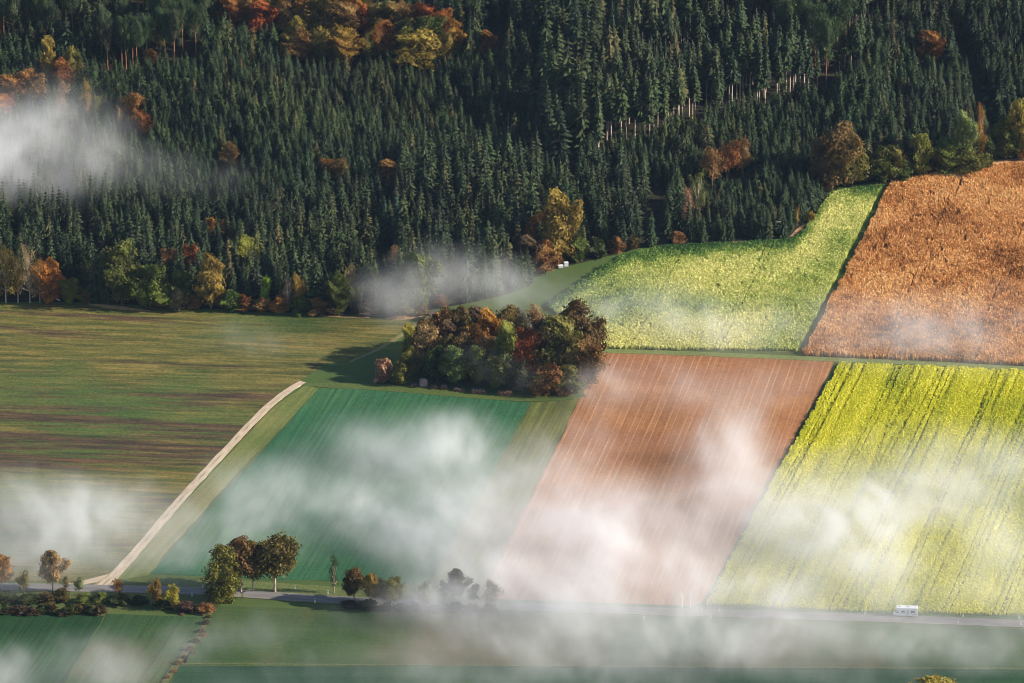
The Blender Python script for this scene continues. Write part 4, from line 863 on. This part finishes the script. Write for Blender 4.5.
# wood stacks and blocks at the foot of the grove
def stack(px_, py_, n, rows, L_, rad, mat, lab, rzz=0.0):
    e = thing('wood_stack', lab, 'wood stack', P(px_, py_), rzz); tb = []
    for r_ in range(rows):
        for i in range(n - r_):
            x = (i - (n - r_ - 1) / 2) * rad * 2.02; z = rad + r_ * rad * 1.75; j = RS.uniform(-.35, .35); z += RS.uniform(-.08, .08); tb.append(((x, -L_ / 2 + j, z), (x, L_ / 2 + j, z), rad, rad * .93, 8))
    lo = part('logs', e, mat, tubes=tb); ends = []
    for t in tb: ends.append(((t[0][0], t[0][1] - .01, t[0][2]), (t[0][0], t[0][1], t[0][2]), .01, rad * .98, 8))
    part('log_ends', e, M_LOG, tubes=ends); return e
e = thing('stone_block', 'pale pinkish cube shaped block at the lower left foot of the grove', 'block', P(423.5, 386), .15); part('block', e, M_STONE, [((0, 0, 1.05), (2.4, 1.6, 2.1), 0, .93)], bev=.12); part('cap', e, M_STONE, [((-.2, 0, 2.2), (1.7, 1.3, .25), 0, .9)], bev=.05)
stack(434, 388, 4, 2, 1.6, .28, M_LOG, 'small log stack right beside the pale block under the grove', .2); stack(444, 389, 5, 3, 1.4, .24, M_LOGG, 'grey log stack with a peaked top under the left of the grove', -.1)
stack(459, 391, 7, 2, 1.6, .26, M_LOGG, 'long flat log stack under the left middle of the grove'); stack(478, 393, 9, 3, 1.8, .26, M_LOGG, 'widest grey log stack under the middle of the grove'); stack(505, 395, 10, 3, 1.8, .25, M_LOG, 'reddish brown log stack, rightmost under the grove', .05)
stack(414, 386, 5, 2, 1.4, .22, M_LOGG, 'low grey log stack left of the pale block')
# leaning fallen trunk at the birches
a = P(60, 301); b = P(32, 299); e = thing('fallen_trunk', 'pale fallen trunk leaning at the foot of the golden birches', 'fallen tree', a); d = b - a; part('trunk', e, M_WHITE, tubes=[((0, 0, .2), (d.x, 0, 4.0), .22, .12, 7)]); part('branch', e, M_WHITE, tubes=[((d.x * .6, 0, 2.5), (d.x * .75, .6, 4.1), .1, .04)])

# ------------------------------------------------------------------ mist: three low banks of real density
def mist_bank(name, label, x0, x1, y0, y1, z0, z1, dx, dy, dz, blobs, seed, top, dens, thr=.42, sc=1.0, veil=.3):
    nx, ny, nz = int((x1 - x0) / dx), int((y1 - y0) / dy), int((z1 - z0) / dz)
    gx = x0 + (np.arange(nx) + .5) * dx; gy = y0 + (np.arange(ny) + .5) * dy; gz = z0 + (np.arange(nz) + .5) * dz
    XX, YY, ZZ = np.meshgrid(gx, gy, gz, indexing='ij'); tz = ter(XX[:, :, 0], YY[:, :, 0])[:, :, None]; hh = ZZ - tz
    # each blob: centre pixel and half sizes in pixels of a puff floating at its own height
    base = np.zeros((nx, ny, nz), np.float32)
    for bl in blobs:
        bx, by, rx, ry, a = bl[:5]; hc = bl[5] if len(bl) > 5 else top * .45; th = bl[6] if len(bl) > 6 else top * .5
        c = P(bx, by, hc); s = ppm(c); wx = rx / s; ang = math.atan2(CAM_H - c.z, c.y); wy = max(4.0, math.sqrt(max(1, ry ** 2 - (th * s * .6) ** 2)) / (s * math.sin(ang)))
        q = ((XX - c.x) / wx) ** 2 + ((YY - c.y) / wy) ** 2 + ((hh - hc) / th) ** 2
        base += a * np.exp(-q * .9).astype(np.float32)
    wx_ = 14 * (fbm(VN(seed + 1, 3), (XX / 34, YY / 44, ZZ / 20), 2) - .5); wy_ = 14 * (fbm(VN(seed + 2, 3), (XX / 34, YY / 44, ZZ / 20), 2) - .5)
    n = fbm(VN(seed, 3), ((XX + wx_ + .3 * YY) / (19 * sc), (YY + wy_) / (25 * sc), ZZ / (20 * sc)), 5, .6)
    soft = np.clip(base, 0, 1.6)
    wi = fbm(VN(seed + 5, 3), ((XX + wx_ * 2.0 + .35 * YY) / (5.5 * sc), (YY + wy_ * 2.0) / (6.5 * sc), ZZ / (9 * sc)), 4, .66)
    nn = np.clip((n - .5) * 4.0 + .5, 0, 1.8) * np.clip((wi - .5) * 4.5 + .9, .05, 2.4)
    d = np.clip(soft * (veil + 1.15 * nn) - thr, 0, None) * dens
    edge = np.minimum.reduce([(XX - x0) / 12, (x1 - XX) / 12, (YY - y0) / 12, (y1 - YY) / 12, (z1 - ZZ) / 4, np.ones_like(XX)]); d *= np.clip(edge, 0, 1); d *= (hh > -1.5)
    d = d.astype(np.float32); d[d < 1e-4] = 0
    nv = d.size; me = bpy.data.meshes.new(name); me.vertices.add(nv)
    me.vertices.foreach_set('co', np.tile(np.array([x0, y0, z0], np.float32), nv)); attr(me, 'dens', d.ravel())
    mm = bpy.data.materials.new('mist_' + str(seed)); mm.use_nodes = True; t = mm.node_tree; t.nodes.remove(t.nodes['Principled BSDF']); pv = t.nodes.new('ShaderNodeVolumePrincipled')
    pv.inputs['Color'].default_value = (.95, .97, 1.0, 1); pv.inputs['Density'].default_value = 1.0; pv.inputs['Anisotropy'].default_value = 0.0; t.links.new(pv.outputs[0], t.nodes['Material Output'].inputs['Volume'])
    o = link(name, me); tag(o, label, 'mist', kind='stuff')
    g = bpy.data.node_groups.new(name + '_nodes', 'GeometryNodeTree'); g.interface.new_socket('Geometry', in_out='INPUT', socket_type='NodeSocketGeometry'); g.interface.new_socket('Geometry', in_out='OUTPUT', socket_type='NodeSocketGeometry')
    N = g.nodes.new; L = g.links.new; gi = N('NodeGroupInput'); go = N('NodeGroupOutput')
    vc = N('GeometryNodeVolumeCube')
    lo = (x0 + dx / 2, y0 + dy / 2, z0 + dz / 2); hi = (x0 + (nx - .5) * dx, y0 + (ny - .5) * dy, z0 + (nz - .5) * dz)
    vc.inputs['Min'].default_value = lo; vc.inputs['Max'].default_value = hi; vc.inputs['Resolution X'].default_value = nx; vc.inputs['Resolution Y'].default_value = ny; vc.inputs['Resolution Z'].default_value = nz
    ps = N('GeometryNodeInputPosition'); sub = N('ShaderNodeVectorMath'); sub.operation = 'SUBTRACT'; L(ps.outputs[0], sub.inputs[0]); sub.inputs[1].default_value = lo
    dv = N('ShaderNodeVectorMath'); dv.operation = 'DIVIDE'; L(sub.outputs[0], dv.inputs[0]); dv.inputs[1].default_value = (dx, dy, dz)
    ad = N('ShaderNodeVectorMath'); ad.operation = 'ADD'; L(dv.outputs[0], ad.inputs[0]); ad.inputs[1].default_value = (.5, .5, .5)
    fl = N('ShaderNodeVectorMath'); fl.operation = 'FLOOR'; L(ad.outputs[0], fl.inputs[0]); dt = N('ShaderNodeVectorMath'); dt.operation = 'DOT_PRODUCT'; L(fl.outputs[0], dt.inputs[0]); dt.inputs[1].default_value = (ny * nz, nz, 1)
    si = N('GeometryNodeSampleIndex'); si.data_type = 'FLOAT'; si.clamp = True; L(gi.outputs[0], si.inputs['Geometry'])
    at = N('GeometryNodeInputNamedAttribute'); at.data_type = 'FLOAT'; at.inputs[0].default_value = 'dens'; L(at.outputs[0], si.inputs['Value']); L(dt.outputs['Value'], si.inputs['Index'])
    L(si.outputs[0], vc.inputs['Density'])
    sm = N('GeometryNodeSetMaterial'); L(vc.outputs[0], sm.inputs[0]); sm.inputs['Material'].default_value = mm; L(sm.outputs[0], go.inputs[0])
    md = o.modifiers.new('mist', 'NODES'); md.node_group = g; me.materials.append(mm)
    print(name, nx, ny, nz, float(d.max()), float((d > 0).mean())); return o
# px, py, rx, ry, amount, (height, thickness)
VALLEY = [(470, 505, 50, 40, 1.3), (540, 505, 60, 46, 1.6), (590, 560, 90, 46, 1.9), (630, 565, 70, 40, 1.7), (730, 490, 40, 60, .95), (745, 440, 24, 34, .8), (500, 575, 70, 40, 1.1), (705, 560, 34, 26, .7), (640, 505, 60, 26, .6), (560, 595, 110, 24, 1.1), (600, 585, 120, 30, .7), (450, 540, 40, 30, .6),
          (400, 460, 60, 30, .95), (345, 436, 44, 16, .6), (455, 445, 40, 22, .9), (330, 490, 70, 34, .65), (250, 505, 50, 36, .6), (200, 540, 40, 30, .55), (420, 520, 60, 30, .65),
          (30, 500, 60, 24, .85), (85, 515, 50, 24, .85), (135, 545, 50, 28, .8), (150, 505, 30, 20, .6), (20, 560, 60, 26, .7), (90, 570, 50, 16, .5),
          (835, 560, 60, 42, 1.7), (880, 530, 50, 30, .8), (800, 592, 80, 20, 1.1), (780, 520, 36, 34, .7), (900, 485, 110, 34, .8), (1000, 470, 70, 30, .8), (1000, 560, 46, 36, .9), (950, 600, 80, 20, .6), (1020, 600, 30, 26, .8), (930, 440, 60, 16, .35),
          (620, 385, 60, 18, .5), (700, 400, 60, 20, .55), (590, 430, 30, 20, .35), (780, 385, 30, 16, .4), (660, 450, 60, 14, .35), (810, 375, 30, 12, .35),
          (440, 598, 60, 18, .7, 5, 6), (560, 606, 90, 18, 1.1, 5, 6), (640, 610, 80, 16, 1.0, 5, 6), (300, 625, 90, 12, .35, 5, 5), (600, 660, 200, 20, .35, 5, 5), (900, 620, 120, 16, .35, 5, 5), (60, 540, 90, 40, .35), (340, 540, 90, 30, .3), (900, 540, 120, 50, .3), (520, 640, 90, 22, .75, 5, 6), (660, 645, 90, 20, .85, 5, 6), (780, 650, 80, 20, .85, 5, 6), (880, 645, 90, 22, .95, 5, 6), (905, 612, 60, 12, .5, 4, 4), (980, 650, 70, 18, .8, 5, 6), (350, 660, 70, 12, .75, 5, 5), (440, 655, 60, 18, .6, 5, 5), (760, 625, 80, 12, .7, 5, 5),
          (105, 672, 44, 22, 1.3, 5, 6), (10, 672, 44, 18, 1.25, 5, 6), (180, 652, 40, 16, .5, 5, 5), (250, 638, 60, 14, .45, 5, 5), (60, 655, 50, 12, .5, 5, 5), (640, 682, 90, 12, .8, 5, 5), (440, 682, 90, 10, .7, 5, 5), (250, 682, 80, 9, .5, 5, 5), (860, 684, 90, 8, .5, 5, 5)]
mist_bank('valley_mist', 'low white morning mist drifting over the fields and the road', -190, 195, 1130, 1470, -1, 25, 1.05, 1.8, 1.2, VALLEY, 11, 13, .0205, thr=.13, veil=.6)
HILL = [(20, 175, 50, 45, 1.4, 16, 12), (-30, 190, 50, 50, 1.3, 16, 12), (65, 160, 40, 36, .85, 18, 9), (105, 150, 30, 20, .6, 18, 7), (45, 205, 26, 40, .7, 15, 9), (150, 165, 36, 18, .35, 18, 6), (215, 205, 50, 30, .5, 17, 7), (225, 235, 40, 24, .4, 16, 7), (95, 205, 50, 30, .45, 17, 8), (20, 130, 40, 22, .5, 19, 7), (42, 228, 26, 30, .7, 15, 8), (10, 215, 34, 28, .7, 15, 8)]
mist_bank('hillside_mist', 'white mist patch hanging in the spruces at the left', -230, -60, 1500, 1680, 5, 75, 1.7, 2.2, 2.0, HILL, 21, 20, .011, thr=.12, sc=.7, veil=.5)
EDGE = [(408, 285, 26, 20, .95, 13, 7), (450, 276, 34, 18, .7, 13, 7), (505, 288, 30, 18, .95, 9, 6), (530, 294, 26, 12, .6, 5, 5), (378, 300, 24, 18, .6, 8, 7), (560, 296, 36, 12, .45, 4, 4), (640, 312, 60, 22, .8, 4, 4), (700, 322, 70, 20, .8, 4, 4), (590, 306, 40, 20, .7, 4, 4), (740, 335, 60, 14, .6, 4, 4),
        (860, 325, 70, 24, .9, 4, 4), (940, 335, 90, 26, 1.0, 4, 4), (1010, 322, 50, 24, .75, 4, 4), (240, 340, 90, 16, .42, 4, 4), (525, 378, 26, 16, .4, 7, 6), (480, 360, 30, 14, .35, 10, 6)]
mist_bank('field_edge_mist', 'thin mist veil along the wood edge and over the upper crops', -150, 200, 1370, 1520, 2, 46, 1.7, 2.6, 1.6, EDGE, 31, 12, .017, thr=.12, sc=.9, veil=.55)

for o in bpy.context.scene.objects:
    if o.get('label') and not o.parent and len(o['label'].split()) > 16: print('LONG', len(o['label'].split()), o['label'])

# thin even air over the whole valley: far things go a little blue
def haze():
    V = []; F = []; box(V, F, (0, 5000, 330), (9000, 12000, 660)); V = [(x, y, -3.0 if z < 1 else 560.0) for x, y, z in V]
    mm = bpy.data.materials.new('air'); mm.use_nodes = True; t = mm.node_tree; t.nodes.remove(t.nodes['Principled BSDF']); pv = t.nodes.new('ShaderNodeVolumePrincipled')
    pv.inputs['Color'].default_value = (.42, .62, 1.0, 1); pv.inputs['Density'].default_value = HAZE; t.links.new(pv.outputs[0], t.nodes['Material Output'].inputs['Volume'])
    o = link('haze', mesh_np('haze', V, F), mm); tag(o, 'thin bluish morning air over the valley', 'haze', kind='stuff')
HAZE = 0.000012
haze()
